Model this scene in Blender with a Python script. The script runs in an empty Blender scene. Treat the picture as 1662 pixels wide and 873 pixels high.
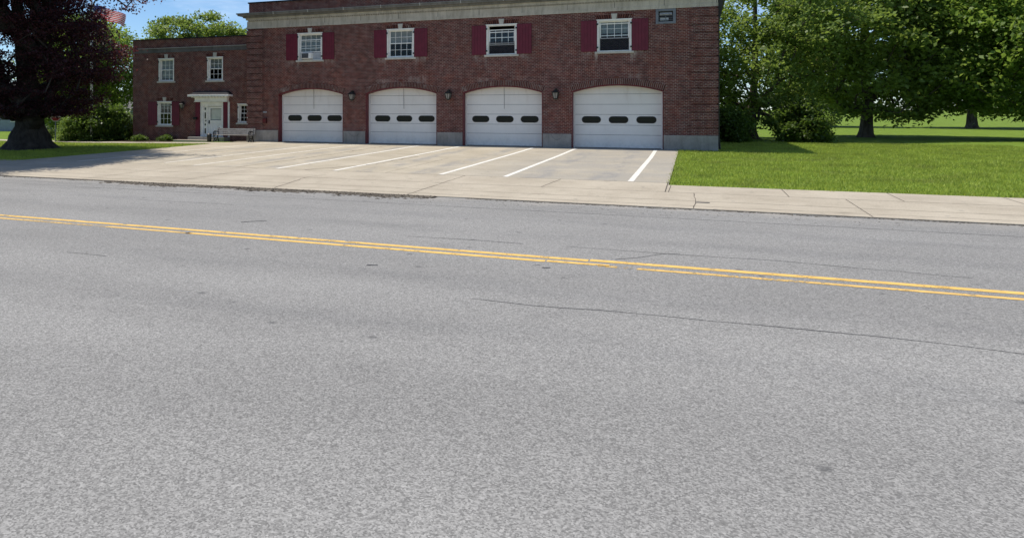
import bpy, bmesh, math, random
import numpy as np
from mathutils import Vector, Matrix

R = math.radians
random.seed(7)
scene = bpy.context.scene
COL = scene.collection

# ------------------------------------------------------------------ node helpers
class NT:
    def __init__(self, name):
        self.m = bpy.data.materials.new(name); self.m.use_nodes = True
        self.t = self.m.node_tree; self.t.nodes.clear()
        self.out = self.n('ShaderNodeOutputMaterial')
    def n(self, typ, **kw):
        nd = self.t.nodes.new(typ)
        for k, v in kw.items(): setattr(nd, k, v)
        return nd
    def l(self, a, b): self.t.links.new(a, b)
    def setin(self, sock, v):
        if isinstance(v, bpy.types.NodeSocket): self.l(v, sock)
        elif isinstance(v, (tuple, list)) and len(v) == 3 and sock.type == 'RGBA': sock.default_value = (*v, 1)
        else: sock.default_value = v
    def math(self, op, a, b=0.0, c=None, clamp=False):
        nd = self.n('ShaderNodeMath', operation=op, use_clamp=clamp)
        self.setin(nd.inputs[0], a); self.setin(nd.inputs[1], b)
        if c is not None: self.setin(nd.inputs[2], c)
        return nd.outputs[0]
    def mix(self, f, a, b, mode='MIX'):
        nd = self.n('ShaderNodeMix', data_type='RGBA', blend_type=mode)
        self.setin(nd.inputs[0], f); self.setin(nd.inputs[6], a); self.setin(nd.inputs[7], b)
        return nd.outputs[2]
    def ramp(self, x, lo, hi, a=0.0, b=1.0, smooth=True):
        nd = self.n('ShaderNodeMapRange', interpolation_type='SMOOTHSTEP' if smooth else 'LINEAR')
        self.setin(nd.inputs[0], x)
        for i, v in enumerate((lo, hi, a, b)): self.setin(nd.inputs[i + 1], v)
        return nd.outputs[0]
    def pos(self):
        if not hasattr(self, '_p'): self._p = self.n('ShaderNodeNewGeometry')
        return self._p.outputs['Position']
    def xyz(self):
        if not hasattr(self, '_x'):
            nd = self.n('ShaderNodeSeparateXYZ'); self.l(self.pos(), nd.inputs[0]); self._x = nd.outputs
        return self._x
    def rnd(self):
        self.pos(); return self._p.outputs['Random Per Island']
    def scaled(self, sx, sy, sz):
        nd = self.n('ShaderNodeVectorMath', operation='MULTIPLY')
        self.l(self.pos(), nd.inputs[0]); nd.inputs[1].default_value = (sx, sy, sz); return nd.outputs[0]
    def noise(self, scale, detail=3.0, rough=0.55, vec=None, dist=0.0):
        nd = self.n('ShaderNodeTexNoise'); self.l(vec or self.pos(), nd.inputs['Vector'])
        nd.inputs['Scale'].default_value = scale; nd.inputs['Detail'].default_value = detail
        nd.inputs['Roughness'].default_value = rough; nd.inputs['Distortion'].default_value = dist
        return nd.outputs[0]
    def bsdf(self, color, rough=0.8, spec=0.3, metal=0.0, bump=None, bstr=0.2, bdist=0.02):
        p = self.n('ShaderNodeBsdfPrincipled')
        self.setin(p.inputs['Base Color'], color); self.setin(p.inputs['Roughness'], rough)
        p.inputs['Specular IOR Level'].default_value = spec; p.inputs['Metallic'].default_value = metal
        if bump is not None:
            b = self.n('ShaderNodeBump'); b.inputs['Strength'].default_value = bstr; b.inputs['Distance'].default_value = bdist
            self.l(bump, b.inputs['Height']); self.l(b.outputs[0], p.inputs['Normal'])
        return p.outputs[0]
    def done(self, sh): self.l(sh, self.out.inputs[0]); return self.m

def plain(name, col, rough=0.6, spec=0.35, metal=0.0, var=0.12, scale=3.0, fine=40.0):
    t = NT(name)
    f = t.ramp(t.noise(scale, 4), 0.3, 0.7, 1 - var, 1 + var)
    g = t.ramp(t.noise(fine, 2), 0.3, 0.7, 1 - var * .5, 1 + var * .5)
    c = t.mix(1.0, col, t.math('MULTIPLY', f, g), 'MULTIPLY')
    return t.done(t.bsdf(c, rough, spec, metal))

# efflorescence marks of the front wall: (x0, x1, z0, z1, strength)
STAINS = []
for cx in (-21.1, -15.31, -9.47, -3.69):
    STAINS += [(cx - 1.7, cx - 0.75, 4.7, 5.3, .8), (cx + 0.78, cx + 1.6, 4.72, 5.3, .8),
               (cx - .98, cx - .80, 4.2, 5.15, .5), (cx + .84, cx + .98, 4.1, 5.15, .5)]
STAINS += [(-4.68, -4.50, 4.55, 5.12, 1.3), (-2.84, -2.72, 4.5, 5.12, 1.0),
           (-16.7, -15.9, 3.45, 3.95, .7), (-14.9, -13.7, 3.5, 4.1, .7), (-10.8, -10.0, 3.5, 3.9, .6), (-8.9, -8.2, 3.55, 4.0, .4),
           (-33.4, -31.7, 3.75, 4.15, .35), (-29.5, -27.7, 3.75, 4.15, .35), (-3.0, -2.2, 3.6, 4.0, .5)]

def brick_mat(name='red_brick', stains=True, plainbrick=False):
    t = NT(name); x, y, z = t.xyz()
    cv = t.n('ShaderNodeCombineXYZ'); t.l(t.math('ADD', x, y), cv.inputs[0]); t.l(z, cv.inputs[1])
    b = t.n('ShaderNodeTexBrick'); t.l(cv.outputs[0], b.inputs['Vector'])
    b.offset = 0.5
    b.inputs['Scale'].default_value = 1.0
    b.inputs['Brick Width'].default_value = .20; b.inputs['Row Height'].default_value = .0775
    b.inputs['Mortar Size'].default_value = .0095; b.inputs['Mortar Smooth'].default_value = .25; b.inputs['Bias'].default_value = -.1
    nz = t.ramp(t.noise(7.0, 5, .7, t.scaled(1, 1, 3)), .32, .68)
    c1 = t.mix(nz, (.125, .040, .034), (.172, .060, .050)); c2 = t.mix(nz, (.056, .0215, .0215), (.088, .033, .031))
    t.l(c1, b.inputs['Color1']); t.l(c2, b.inputs['Color2'])
    mo = t.mix(t.ramp(t.noise(3.0, 4), .35, .65), (.18, .13, .112), (.36, .275, .235)); t.l(mo, b.inputs['Mortar'])
    col = b.outputs['Color']
    # single pale or near-black bricks here and there
    big = t.ramp(t.noise(.55, 4, .6), .3, .7, .90, 1.10)
    col = t.mix(1.0, col, big, 'MULTIPLY')
    warm = t.ramp(t.noise(.9, 3, .6), .48, .62, 0, .35)
    col = t.mix(warm, col, t.mix(1.0, col, (1.35, .95, .78), 'MULTIPLY'))
    if stains:
        tot = None
        edge = t.noise(2.6, 4, .65)
        for x0, x1, z0, z1, s in STAINS:
            d = .12
            a = t.math('MULTIPLY', t.ramp(x, x0 - d, x0 + d), t.ramp(x, x1 + d, x1 - d))
            c = t.math('MULTIPLY', t.ramp(z, z0, z0 + (z1 - z0) * .8), t.ramp(z, z1 + .03, z1 - .03))
            m = t.math('MULTIPLY', t.math('MULTIPLY', a, c), s)
            tot = m if tot is None else t.math('ADD', tot, m)
        drip = t.ramp(t.noise(5.0, 4, .7, t.scaled(1, 1, .25)), .38, .68)
        m = t.math('MULTIPLY', t.math('MULTIPLY', tot, drip), .62, clamp=True)
        col = t.mix(m, col, (.42, .37, .33))
    sh = t.bsdf(col, .9, .15, bump=t.math('SUBTRACT', 1.0, b.outputs['Fac']), bstr=.5, bdist=.012)
    return t.done(sh)

def single_brick(name):
    t = NT(name)
    f = t.rnd()
    c = t.mix(f, (.075, .027, .024), (.150, .058, .045))
    c = t.mix(t.ramp(t.noise(1.6, 4, .7), .52, .72, 0, .65), c, (.40, .35, .31))
    return t.done(t.bsdf(c, .9, .15))

def stone_mat(name, a, b, streak=.5, rough=.85):
    t = NT(name)
    f = t.ramp(t.noise(1.3, 5, .65), .3, .7)
    g = t.ramp(t.noise(2.2, 5, .7, t.scaled(2.2, 2.2, .35)), .42, .72, 0, streak)
    col = t.mix(f, a, b)
    col = t.mix(g, col, tuple(c * .5 for c in a))
    col = t.mix(1.0, col, t.ramp(t.noise(30, 3), .3, .7, .92, 1.08), 'MULTIPLY')
    return t.done(t.bsdf(col, rough, .2))

def asphalt_mat():
    t = NT('asphalt'); x, y, z = t.xyz()
    base = t.mix(t.ramp(t.noise(.35, 4, .6, t.scaled(.35, 1.2, 1)), .3, .7), (.222, .216, .206), (.264, .257, .245))
    vo = t.n('ShaderNodeTexVoronoi'); t.l(t.pos(), vo.inputs['Vector']); vo.inputs['Scale'].default_value = 85
    sp = t.n('ShaderNodeSeparateColor'); t.l(vo.outputs['Color'], sp.inputs[0])
    st = t.ramp(sp.outputs[0], .0, 1.0, .55, 1.5, False)
    col = t.mix(.85, base, t.mix(1.0, base, st, 'MULTIPLY'))
    n2 = t.ramp(t.noise(26, 4, .75), .3, .7, .88, 1.12)
    col = t.mix(1.0, col, n2, 'MULTIPLY')
    # wheel paths (polished darker bands along the road) and oil drips
    for yc, w in ((-24.9, .55), (-26.6, .55), (-30.6, .6), (-32.6, .6)):
        d = t.math('ABSOLUTE', t.math('SUBTRACT', y, yc))
        m = t.math('MULTIPLY', t.ramp(d, w, .1, 0, 1), t.ramp(t.noise(.8, 4, .6, t.scaled(.3, 1, 1)), .35, .7, 0, .42))
        col = t.mix(m, col, t.mix(1.0, col, (.72, .73, .75), 'MULTIPLY'))
    blot = t.ramp(t.noise(.9, 5, .7), .56, .70, 0, .30); col = t.mix(blot, col, t.mix(1.0, col, (.72, .72, .73), 'MULTIPLY'))
    vd = t.n('ShaderNodeTexVoronoi'); t.l(t.pos(), vd.inputs['Vector']); vd.inputs['Scale'].default_value = 1.3; col = t.mix(t.ramp(vd.outputs['Distance'], .03, .10, .6, 0), col, (.075, .075, .075))
    # sandy margin by the pavement
    e = t.math('MULTIPLY', t.ramp(y, -23.0, -21.8), t.ramp(t.noise(1.6, 5, .7, t.scaled(.5, 1.5, 1)), .40, .66, 0, .75))
    col = t.mix(e, col, (.36, .33, .29))
    hgt = t.math('ADD', sp.outputs[0], t.noise(30, 3))
    return t.done(t.bsdf(col, .88, .25, bump=hgt, bstr=.35, bdist=.01))

def concrete_mat(name, a, b, tracks=False):
    t = NT(name); x, y, z = t.xyz()
    col = t.mix(t.ramp(t.noise(.5, 5, .6), .3, .7), a, b)
    col = t.mix(t.ramp(t.noise(2.3, 6, .7, t.scaled(1, .5, 1)), .5, .75, 0, .35), col, tuple(c * .62 for c in a))
    if tracks:
        # greyer worn slabs in the bays on the right, tyre lanes in front of every door
        grey = t.math('MULTIPLY', t.ramp(x, -9.5, -3.6), t.ramp(t.noise(.6, 5, .65), .25, .65, .2, .9))
        col = t.mix(grey, col, (.33, .305, .265))
        for cx in (-21.1, -15.3, -9.47, -3.58):
            for s in (-1.0, 1.0):
                d = t.math('ABSOLUTE', t.math('SUBTRACT', x, cx + s))
                m = t.math('MULTIPLY', t.ramp(d, .6, .15, 0, 1), t.ramp(t.noise(1.1, 5, .7, t.scaled(1.5, .4, 1)),   .40, .64, 0, .6))
                col = t.mix(m, col, (.24, .235, .23))
    spk = t.ramp(t.noise(28, 4, .8), .3, .7, .86, 1.14)
    col = t.mix(1.0, col, spk, 'MULTIPLY')
    vo = t.n('ShaderNodeTexVoronoi'); t.l(t.pos(), vo.inputs['Vector']); vo.inputs['Scale'].default_value = 1.7
    spot = t.ramp(vo.outputs['Distance'], .05, .11, .55, 0)
    col = t.mix(spot, col, (.16, .155, .15))
    return t.done(t.bsdf(col, .9, .2, bump=t.noise(40, 4), bstr=.2, bdist=.006))

def paint_mat(name, col, wear_lo, wear_hi, under, scale=2.4):
    t = NT(name)
    n = t.math('ADD', t.math('MULTIPLY', t.noise(scale, 5, .75), .6), t.math('MULTIPLY', t.noise(26, 3, .8), .4))
    m = t.ramp(n, wear_lo, wear_hi)
    c = t.mix(1.0, col, t.ramp(t.noise(6, 4, .7), .3, .7, .85, 1.08), 'MULTIPLY')
    p = t.bsdf(c, .75, .3)
    tr = t.n('ShaderNodeBsdfTransparent'); mx = t.n('ShaderNodeMixShader')
    t.l(m, mx.inputs[0]); t.l(p, mx.inputs[1]); t.l(tr.outputs[0], mx.inputs[2])
    return t.done(mx.outputs[0])

def grass_ground_mat():
    t = NT('lawn_soil')
    f = t.ramp(t.noise(1.2, 5, .7), .3, .7)
    col = t.mix(f, (.12, .19, .024), (.18, .255, .038))
    col = t.mix(t.ramp(t.noise(.5, 4, .6), .56, .72, 0, .5), col, (.15, .14, .06))
    col = t.mix(1.0, col, t.ramp(t.noise(25, 3, .8), .3, .7, .6, 1.3), 'MULTIPLY')
    return t.done(t.bsdf(col, .95, .1, bump=t.noise(30, 4), bstr=.6, bdist=.03))

def leaf_mat(name, a, b, trans, tfac=.35, rough=.55, patch=.35, hue=None):
    t = NT(name)
    c = t.mix(t.rnd(), a, b)
    c = t.mix(1.0, c, t.ramp(t.noise(patch, 3, .6), .3, .7, .72, 1.28), 'MULTIPLY')
    if hue: c = t.mix(t.ramp(t.noise(.5, 3, .6), .5, .66, 0, .8), c, hue); c = t.mix(t.ramp(t.noise(1.1, 5, .75), .60, .72, 0, .6), c, (.30, .27, .12))
    p = t.bsdf(c, rough, .3)
    tl = t.n('ShaderNodeBsdfTranslucent'); t.setin(tl.inputs[0], t.mix(t.rnd(), tuple(v * .75 for v in trans), trans))
    mx = t.n('ShaderNodeMixShader'); mx.inputs[0].default_value = tfac
    t.l(p, mx.inputs[1]); t.l(tl.outputs[0], mx.inputs[2])
    return t.done(mx.outputs[0])

def bark_mat(name, a, b, sz=.3):
    t = NT(name)
    f = t.ramp(t.noise(5, 6, .7, t.scaled(1, 1, sz)), .3, .7)
    c = t.mix(f, a, b)
    c = t.mix(t.ramp(t.noise(1.2, 4, .6), .5, .7, 0, .4), c, tuple(v * 1.6 for v in b))
    return t.done(t.bsdf(c, .92, .15, bump=f, bstr=.7, bdist=.04))

def glass_mat(name, tint=(.9, .95, 1.0), refl=.16, rough=.02):
    t = NT(name)
    tr = t.n('ShaderNodeBsdfTransparent'); tr.inputs[0].default_value = (*tint, 1)
    gl = t.n('ShaderNodeBsdfGlossy'); gl.inputs['Roughness'].default_value = rough; gl.inputs['Color'].default_value = (.9, .95, 1, 1)
    lw = t.n('ShaderNodeLayerWeight'); lw.inputs['Blend'].default_value = .35
    f = t.math('ADD', t.math('MULTIPLY', lw.outputs['Fresnel'], .05), refl * .5, clamp=True)
    mx = t.n('ShaderNodeMixShader'); t.l(f, mx.inputs[0]); t.l(tr.outputs[0], mx.inputs[1]); t.l(gl.outputs[0], mx.inputs[2])
    return t.done(mx.outputs[0])

M = {}
M['brick'] = brick_mat()
M['abrick'] = single_brick('arch_brick')
M['mortar'] = plain('mortar', (.33, .285, .25), .9, .1)
M['frieze'] = stone_mat('tan_limestone', (.43, .385, .315), (.54, .49, .41), .5)
M['ledge'] = stone_mat('weathered_limestone', (.155, .148, .138), (.24, .23, .21), .5)
M['granite'] = stone_mat('base_stone', (.25, .235, .215), (.34, .32, .295), .4)
M['keystone'] = stone_mat('keystone_stone', (.46, .44, .39), (.58, .55, .49), .25)
M['archshade'] = plain('joint_shadow', (.018, .012, .011), .95, .05)  # near-black backing paints the shadow in the gaps between flat-arch bricks
M['band'] = stone_mat('dark_stone_band', (.10, .096, .092), (.155, .15, .143), .4)
M['white'] = plain('white_paint', (.82, .805, .775), .45, .4, var=.07)
M['doorwhite'] = None
M['cream'] = plain('cream_paint', (.77, .75, .70), .5, .4, var=.08)
M['maroon'] = plain('maroon_paint', (.125, .010, .026), .5, .35, var=.12)
M['redtrim'] = plain('dark_red_paint', (.125, .012, .016), .5, .35, var=.15)
M['black'] = plain('black_metal', (.012, .012, .013), .5, .4, var=.2)
M['rubber'] = plain('black_rubber', (.014, .014, .015), .6, .3, var=.1)
M['darkglass'] = NT('dark_glass'); M['darkglass'] = M['darkglass'].done(M['darkglass'].bsdf((.010, .010, .011), .12, .2))
M['glass'] = glass_mat('window_glass', (.84, .87, .87), .04)
t = NT('insect_screen'); t1 = t.n('ShaderNodeBsdfTransparent'); t2 = t.n('ShaderNodeMixShader'); t2.inputs[0].default_value = .45; t.l(t1.outputs[0], t2.inputs[1]); t.l(t.bsdf((.05, .05, .06), .8, .2), t2.inputs[2]); M['screen'] = t.done(t2.outputs[0])
M['lampglass'] = plain('frosted_glass', (.22, .215, .20), .3, .5, var=.15)
M['blind'] = plain('blind_white', (.36, .38, .38), .7, .2, var=.06)
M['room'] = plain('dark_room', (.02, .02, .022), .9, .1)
M['tar'] = plain('roof_tar', (.018, .018, .024), .8, .2, var=.3)
M['bronze'] = plain('weathered_bronze', (.030, .028, .024), .55, .4, .3, var=.3)
M['greymetal'] = plain('grey_metal', (.16, .17, .19), .5, .4, .2, var=.15)
M['lightmetal'] = plain('light_metal', (.42, .43, .45), .45, .4, .2, var=.12)
M['asphalt'] = asphalt_mat()
M['apron'] = concrete_mat('apron_concrete', (.385, .335, .255), (.465, .41, .32), True)
M['walk'] = concrete_mat('pavement_concrete', (.38, .33, .258), (.465, .41, .325))
M['yellow'] = paint_mat('yellow_paint', (.74, .47, .13), .545, .60, None)
M['yellowworn'] = paint_mat('worn_yellow_paint', (.70, .45, .14), .50, .57, None, 1.1)
M['stripe'] = paint_mat('white_stripe_paint', (.74, .71, .64), .58, .66, None)
M['wornstripe'] = paint_mat('worn_white_stripe_paint', (.70, .66, .58), .53, .66, None)
M['joint'] = plain('joint_dirt', (.115, .10, .085), .95, .1, var=.35)
M['tarline'] = plain('tar_seal', (.060, .060, .062), .8, .2, var=.3)
M['lawn'] = grass_ground_mat()
M['soil'] = plain('soil', (.05, .036, .026), .95, .05, var=.4)
M['grass'] = leaf_mat('grass_blades', (.26, .335, .040), (.39, .47, .085), (.48, .57, .09), .42, .6, .9, (.20, .23, .055))
M['debris'] = None
t = NT('road_grit'); M['debris'] = t.done(t.bsdf(t.mix(t.rnd(), (.022, .019, .017), (.17, .15, .125)), .95, .1))
M['beechleaf'] = leaf_mat('purple_beech_leaves', (.020, .0095, .0135), (.064, .026, .031), (.17, .034, .042), .34, .5, .3)
M['leafA'] = leaf_mat('green_leaves', (.095, .165, .028), (.18, .27, .050), (.34, .48, .08), .48, .5, .3)
M['leafB'] = leaf_mat('light_green_leaves', (.105, .165, .034), (.185, .255, .055), (.33, .44, .08), .46, .5, .3)
M['leafC'] = leaf_mat('shrub_leaves', (.040, .072, .014), (.105, .16, .030), (.22, .34, .05), .38, .45, .6)
M['bark'] = bark_mat('beech_bark', (.026, .022, .019), (.068, .058, .050))
M['bark2'] = bark_mat('tree_bark', (.050, .040, .030), (.13, .11, .09))
M['signred'] = plain('sign_red', (.22, .012, .016), .5, .4, var=.08)
M['signwhite'] = plain('sign_white', (.7, .7, .7), .5, .4, var=.05)
def cloth(name, c):
    t = NT(name); p = t.bsdf(c, .8, .1); tl = t.n('ShaderNodeBsdfTranslucent'); tl.inputs[0].default_value = (*c, 1); mx = t.n('ShaderNodeMixShader'); mx.inputs[0].default_value = .55
    t.l(p, mx.inputs[1]); t.l(tl.outputs[0], mx.inputs[2]); return t.done(mx.outputs[0])
M['flagred'] = cloth('flag_red', (.80, .05, .06))
M['flagwhite'] = cloth('flag_white', (.82, .78, .76))
M['flagblue'] = cloth('flag_blue', (.03, .045, .20))
M['polewhite'] = plain('pole_white', (.60, .60, .60), .4, .4, var=.1)
M['wood'] = plain('weathered_wood', (.27, .255, .24), .8, .2, var=.2, scale=6)
M['siding'] = plain('grey_blue_siding', (.32, .36, .42), .7, .2, var=.08)
M['shingle'] = plain('grey_shingles', (.16, .155, .15), .9, .1, var=.2)
M['alarmred'] = plain('alarm_red', (.065, .010, .010), .45, .4, var=.1)

def door_white():
    t = NT('garage_door_paint'); x, y, z = t.xyz()
    c = t.mix(t.ramp(t.noise(.8, 4, .6), .3, .7), (.72, .70, .665), (.78, .76, .725))
    dirt = t.math('MULTIPLY', t.ramp(t.noise(3.0, 5, .7, t.scaled(1, 1, .2)), .50, .74, 0, .35), t.ramp(z, 2.2, 3.6, .25, 1))
    c = t.mix(dirt, c, (.40, .33, .27))
    low = t.math('MULTIPLY', t.ramp(z, .95, .2, 0, 1), t.ramp(t.noise(4, 4, .7), .4, .7, 0, .3))
    c = t.mix(low, c, (.36, .36, .36))
    return t.done(t.bsdf(c, .42, .4, bump=t.noise(90, 2, .5, t.scaled(.05, 1, 1)), bstr=.05))
M['doorwhite'] = door_white()

# ------------------------------------------------------------------ mesh helpers
class MB:
    """collects shapes that belong to ONE mesh"""
    def __init__(self): self.v = []; self.f = []; self.mi = []
    def add(self, vs, fs, mi=0):
        o = len(self.v); self.v += [tuple(p) for p in vs]; self.f += [tuple(i + o for i in f) for f in fs]; self.mi += [mi] * len(fs)
        return self
    def box(self, x0, x1, y0, y1, z0, z1, mi=0, rot=None, piv=None):
        vs = [Vector(p) for p in ((x0, y0, z0), (x1, y0, z0), (x1, y1, z0), (x0, y1, z0), (x0, y0, z1), (x1, y0, z1), (x1, y1, z1), (x0, y1, z1))]
        if rot is not None:
            pv = Vector(piv) if piv else sum(vs, Vector()) / 8
            vs = [rot @ (p - pv) + pv for p in vs]
        return self.add(vs, [(0, 3, 2, 1), (4, 5, 6, 7), (0, 1, 5, 4), (1, 2, 6, 5), (2, 3, 7, 6), (3, 0, 4, 7)], mi)
    def prism_y(self, pts, y0, y1, mi=0):
        """outline in x,z (counter-clockwise seen from -y) extruded y0..y1"""
        n = len(pts)
        vs = [(p[0], y0, p[1]) for p in pts] + [(p[0], y1, p[1]) for p in pts]
        fs = [tuple(range(n)), tuple(range(2 * n - 1, n - 1, -1))] + [(i, i + n, (i + 1) % n + n, (i + 1) % n) for i in range(n)]
        return self.add(vs, fs, mi)
    def prism_x(self, pts, x0, x1, mi=0):
        n = len(pts)
        vs = [(x0, p[0], p[1]) for p in pts] + [(x1, p[0], p[1]) for p in pts]
        fs = [tuple(range(n - 1, -1, -1)), tuple(range(n, 2 * n))] + [(i, (i + 1) % n, (i + 1) % n + n, i + n) for i in range(n)]
        return self.add(vs, fs, mi)
    def tube(self, path, rad, n=8, mi=0, cap=True):
        path = [Vector(p) for p in path]
        if not isinstance(rad, (list, tuple)): rad = [rad] * len(path)
        vs = []; fs = []
        prev = None
        for i, p in enumerate(path):
            d = (path[min(i + 1, len(path) - 1)] - path[max(i - 1, 0)]).normalized()
            a = prev if prev is not None else (Vector((0, 0, 1)) if abs(d.z) < .9 else Vector((1, 0, 0)))
            u = (a - d * a.dot(d)).normalized(); w = d.cross(u); prev = u
            for k in range(n):
                t = 2 * math.pi * k / n
                vs.append(p + (u * math.cos(t) + w * math.sin(t)) * rad[i])
        for i in range(len(path) - 1):
            for k in range(n):
                fs.append((i * n + k, i * n + (k + 1) % n, (i + 1) * n + (k + 1) % n, (i + 1) * n + k))
        if cap:
            fs.append(tuple(range(n - 1, -1, -1))); fs.append(tuple(range((len(path) - 1) * n, len(path) * n)))
        return self.add(vs, fs, mi)
    def lathe(self, prof, cx, cy, n=16, mi=0):
        vs = []; fs = []
        for r, z in prof:
            for k in range(n):
                t = 2 * math.pi * k / n; vs.append((cx + r * math.cos(t), cy + r * math.sin(t), z))
        for i in range(len(prof) - 1):
            for k in range(n): fs.append((i * n + k, i * n + (k + 1) % n, (i + 1) * n + (k + 1) % n, (i + 1) * n + k))
        fs.append(tuple(range(n - 1, -1, -1))); fs.append(tuple(range((len(prof) - 1) * n, len(prof) * n)))
        return self.add(vs, fs, mi)
    def build(self, name, mats, parent=None, bevel=0.0, smooth=False):
        me = bpy.data.meshes.new(name); me.from_pydata(self.v, [], self.f); me.validate(); me.update()
        mats = mats if isinstance(mats, (list, tuple)) else [mats]
        for m in mats: me.materials.append(m)
        if len(me.polygons) == len(self.mi): me.polygons.foreach_set('material_index', self.mi)
        bm = bmesh.new(); bm.from_mesh(me); bmesh.ops.recalc_face_normals(bm, faces=bm.faces)
        if bevel: bmesh.ops.bevel(bm, geom=bm.edges[:], offset=bevel, segments=1, affect='EDGES', clamp_overlap=True)
        bm.to_mesh(me); bm.free()
        if smooth: me.polygons.foreach_set('use_smooth', [True] * len(me.polygons))
        o = bpy.data.objects.new(name, me); COL.objects.link(o)
        if parent is not None:
            o.parent = parent; o.matrix_parent_inverse = Matrix.Translation(-parent.location)
        return o

def tag(o, label=None, cat=None, group=None, kind=None):
    if label: o['label'] = label
    if cat: o['category'] = cat
    if group: o['group'] = group
    if kind: o['kind'] = kind
    return o
def thing(name, label, cat, loc=(0, 0, 0), group=None):
    o = bpy.data.objects.new(name, None); COL.objects.link(o); o.location = loc; o.empty_display_size = .3
    return tag(o, label, cat, group)
def np_mesh(name, verts, faces, mat, parent=None, k=4):
    me = bpy.data.meshes.new(name)
    nv, nf = len(verts), len(faces)
    me.vertices.add(nv); me.vertices.foreach_set('co', np.asarray(verts, np.float32).ravel())
    me.loops.add(nf * k); me.loops.foreach_set('vertex_index', np.asarray(faces, np.int32).ravel())
    me.polygons.add(nf); me.polygons.foreach_set('loop_start', np.arange(0, nf * k, k, dtype=np.int32))
    me.update(calc_edges=True); me.validate()
    me.materials.append(mat)
    o = bpy.data.objects.new(name, me); COL.objects.link(o)
    if parent is not None: o.parent = parent; o.matrix_parent_inverse = Matrix.Translation(-parent.location)
    return o
def fill_xz(outer, holes, y0, y1):
    """wall slab with real openings: outline and holes in x,z, from y0 to y1"""
    cu = bpy.data.curves.new('outline', 'CURVE'); cu.dimensions = '2D'; cu.fill_mode = 'BOTH'; cu.extrude = (y1 - y0) / 2
    for pts in [outer] + holes:
        s = cu.splines.new('POLY'); s.points.add(len(pts) - 1)
        for p, q in zip(s.points, pts): p.co = (q[0], q[1], 0, 1)
        s.use_cyclic_u = True
    ob = bpy.data.objects.new('outline', cu); COL.objects.link(ob)
    dg = bpy.context.evaluated_depsgraph_get(); me = bpy.data.meshes.new_from_object(ob.evaluated_get(dg))
    vs = [(v.co.x, (y0 + y1) / 2 - v.co.z, v.co.y) for v in me.vertices]; fs = [tuple(p.vertices) for p in me.polygons]
    bpy.data.objects.remove(ob); bpy.data.curves.remove(cu); bpy.data.meshes.remove(me)
    return vs, fs
def arc(x0, x1, zs, rise, n=24, off=0.0):
    """points of a segmental arch from x0 to x1, springing at zs; off moves it outward"""
    w = x1 - x0; r = (w * w / 4 + rise * rise) / (2 * rise); cz = zs + rise - r; cx = (x0 + x1) / 2
    a = math.asin(w / 2 / r)
    return [(cx + (r + off) * math.sin(-a + 2 * a * i / n), cz + (r + off) * math.cos(-a + 2 * a * i / n)) for i in range(n + 1)]

# ------------------------------------------------------------------ the ground
YB = (-21.7, -16.3, -9.5, 0.0)
def gz(x, y):
    t = min(1, max(0, (y + 21.5) / 21.5)); l = min(1, max(0, (-x - 24) / 12))
    return .2 * t - .15 * l * min(1, max(0, (y + 21.5) / 12))
def lines(a, b, step, extra=()):
    s = {a, b} | {e for e in extra if a < e < b}
    k = math.ceil(a / step) * step
    while k < b: s.add(k); k += step
    return sorted(s)
def sheet(name, x0, x1, y0, y1, dz, mat, step=1.0):
    xs = lines(x0, x1, step, (-24, -36)); ys = lines(y0, y1, step, (-21.5, -9.5, 0))
    vs = [(x, y, gz(x, y) + dz) for y in ys for x in xs]; n = len(xs)
    fs = [(j * n + i, j * n + i + 1, (j + 1) * n + i + 1, (j + 1) * n + i) for j in range(len(ys) - 1) for i in range(n - 1)]
    m = MB(); m.add(vs, fs); return m
def struct(m, name, mats): return tag(m.build(name, mats), kind='structure')

m = MB(); xs = [-900, -400, -200, -120] + lines(-80, 60, 2.0) + [120, 300, 900]
ys = [-300, -120, -70, -50] + lines(-46, 30, 2.0, (-21.5, -9.5)) + [40, 60, 100, 200, 500, 1500]
vs = [(x, y, gz(x, y)) for y in ys for x in xs]; n = len(xs)
m.add(vs, [(j * n + i, j * n + i + 1, (j + 1) * n + i + 1, (j + 1) * n + i) for j in range(len(ys) - 1) for i in range(n - 1)])
struct(m, 'ground', M['lawn'])
m = MB(); m.add([(-300, -46, .012), (300, -46, .012), (300, -21.62, .012), (-300, -21.62, .012)], [(0, 1, 2, 3)])
struct(m, 'road', M['asphalt'])
m = sheet('pavement', -80, -.65, -21.74, -16.3, .030, 0); m.v += []; 
m2 = sheet('pavement', -.65, 60, -21.74, -16.85, .030, 0); m.add(m2.v, m2.f)
# front edge of the pavement drops to the road
m.box(-80, 60, -21.745, -21.70, -.2, .029)
struct(m, 'pavement', M['walk'])
struct(sheet('apron', -26.4, -.65, -16.3, .5, .030, 0), 'apron', M['apron'])
struct(sheet('path', -60, -26.4, -2.5, -.95, .030, 0), 'path', M['walk'])
struct(sheet('planting_bed', -36.2, -31.2, -.93, 1.0, .035, 0, .5), 'planting_bed', M['soil'])

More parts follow.
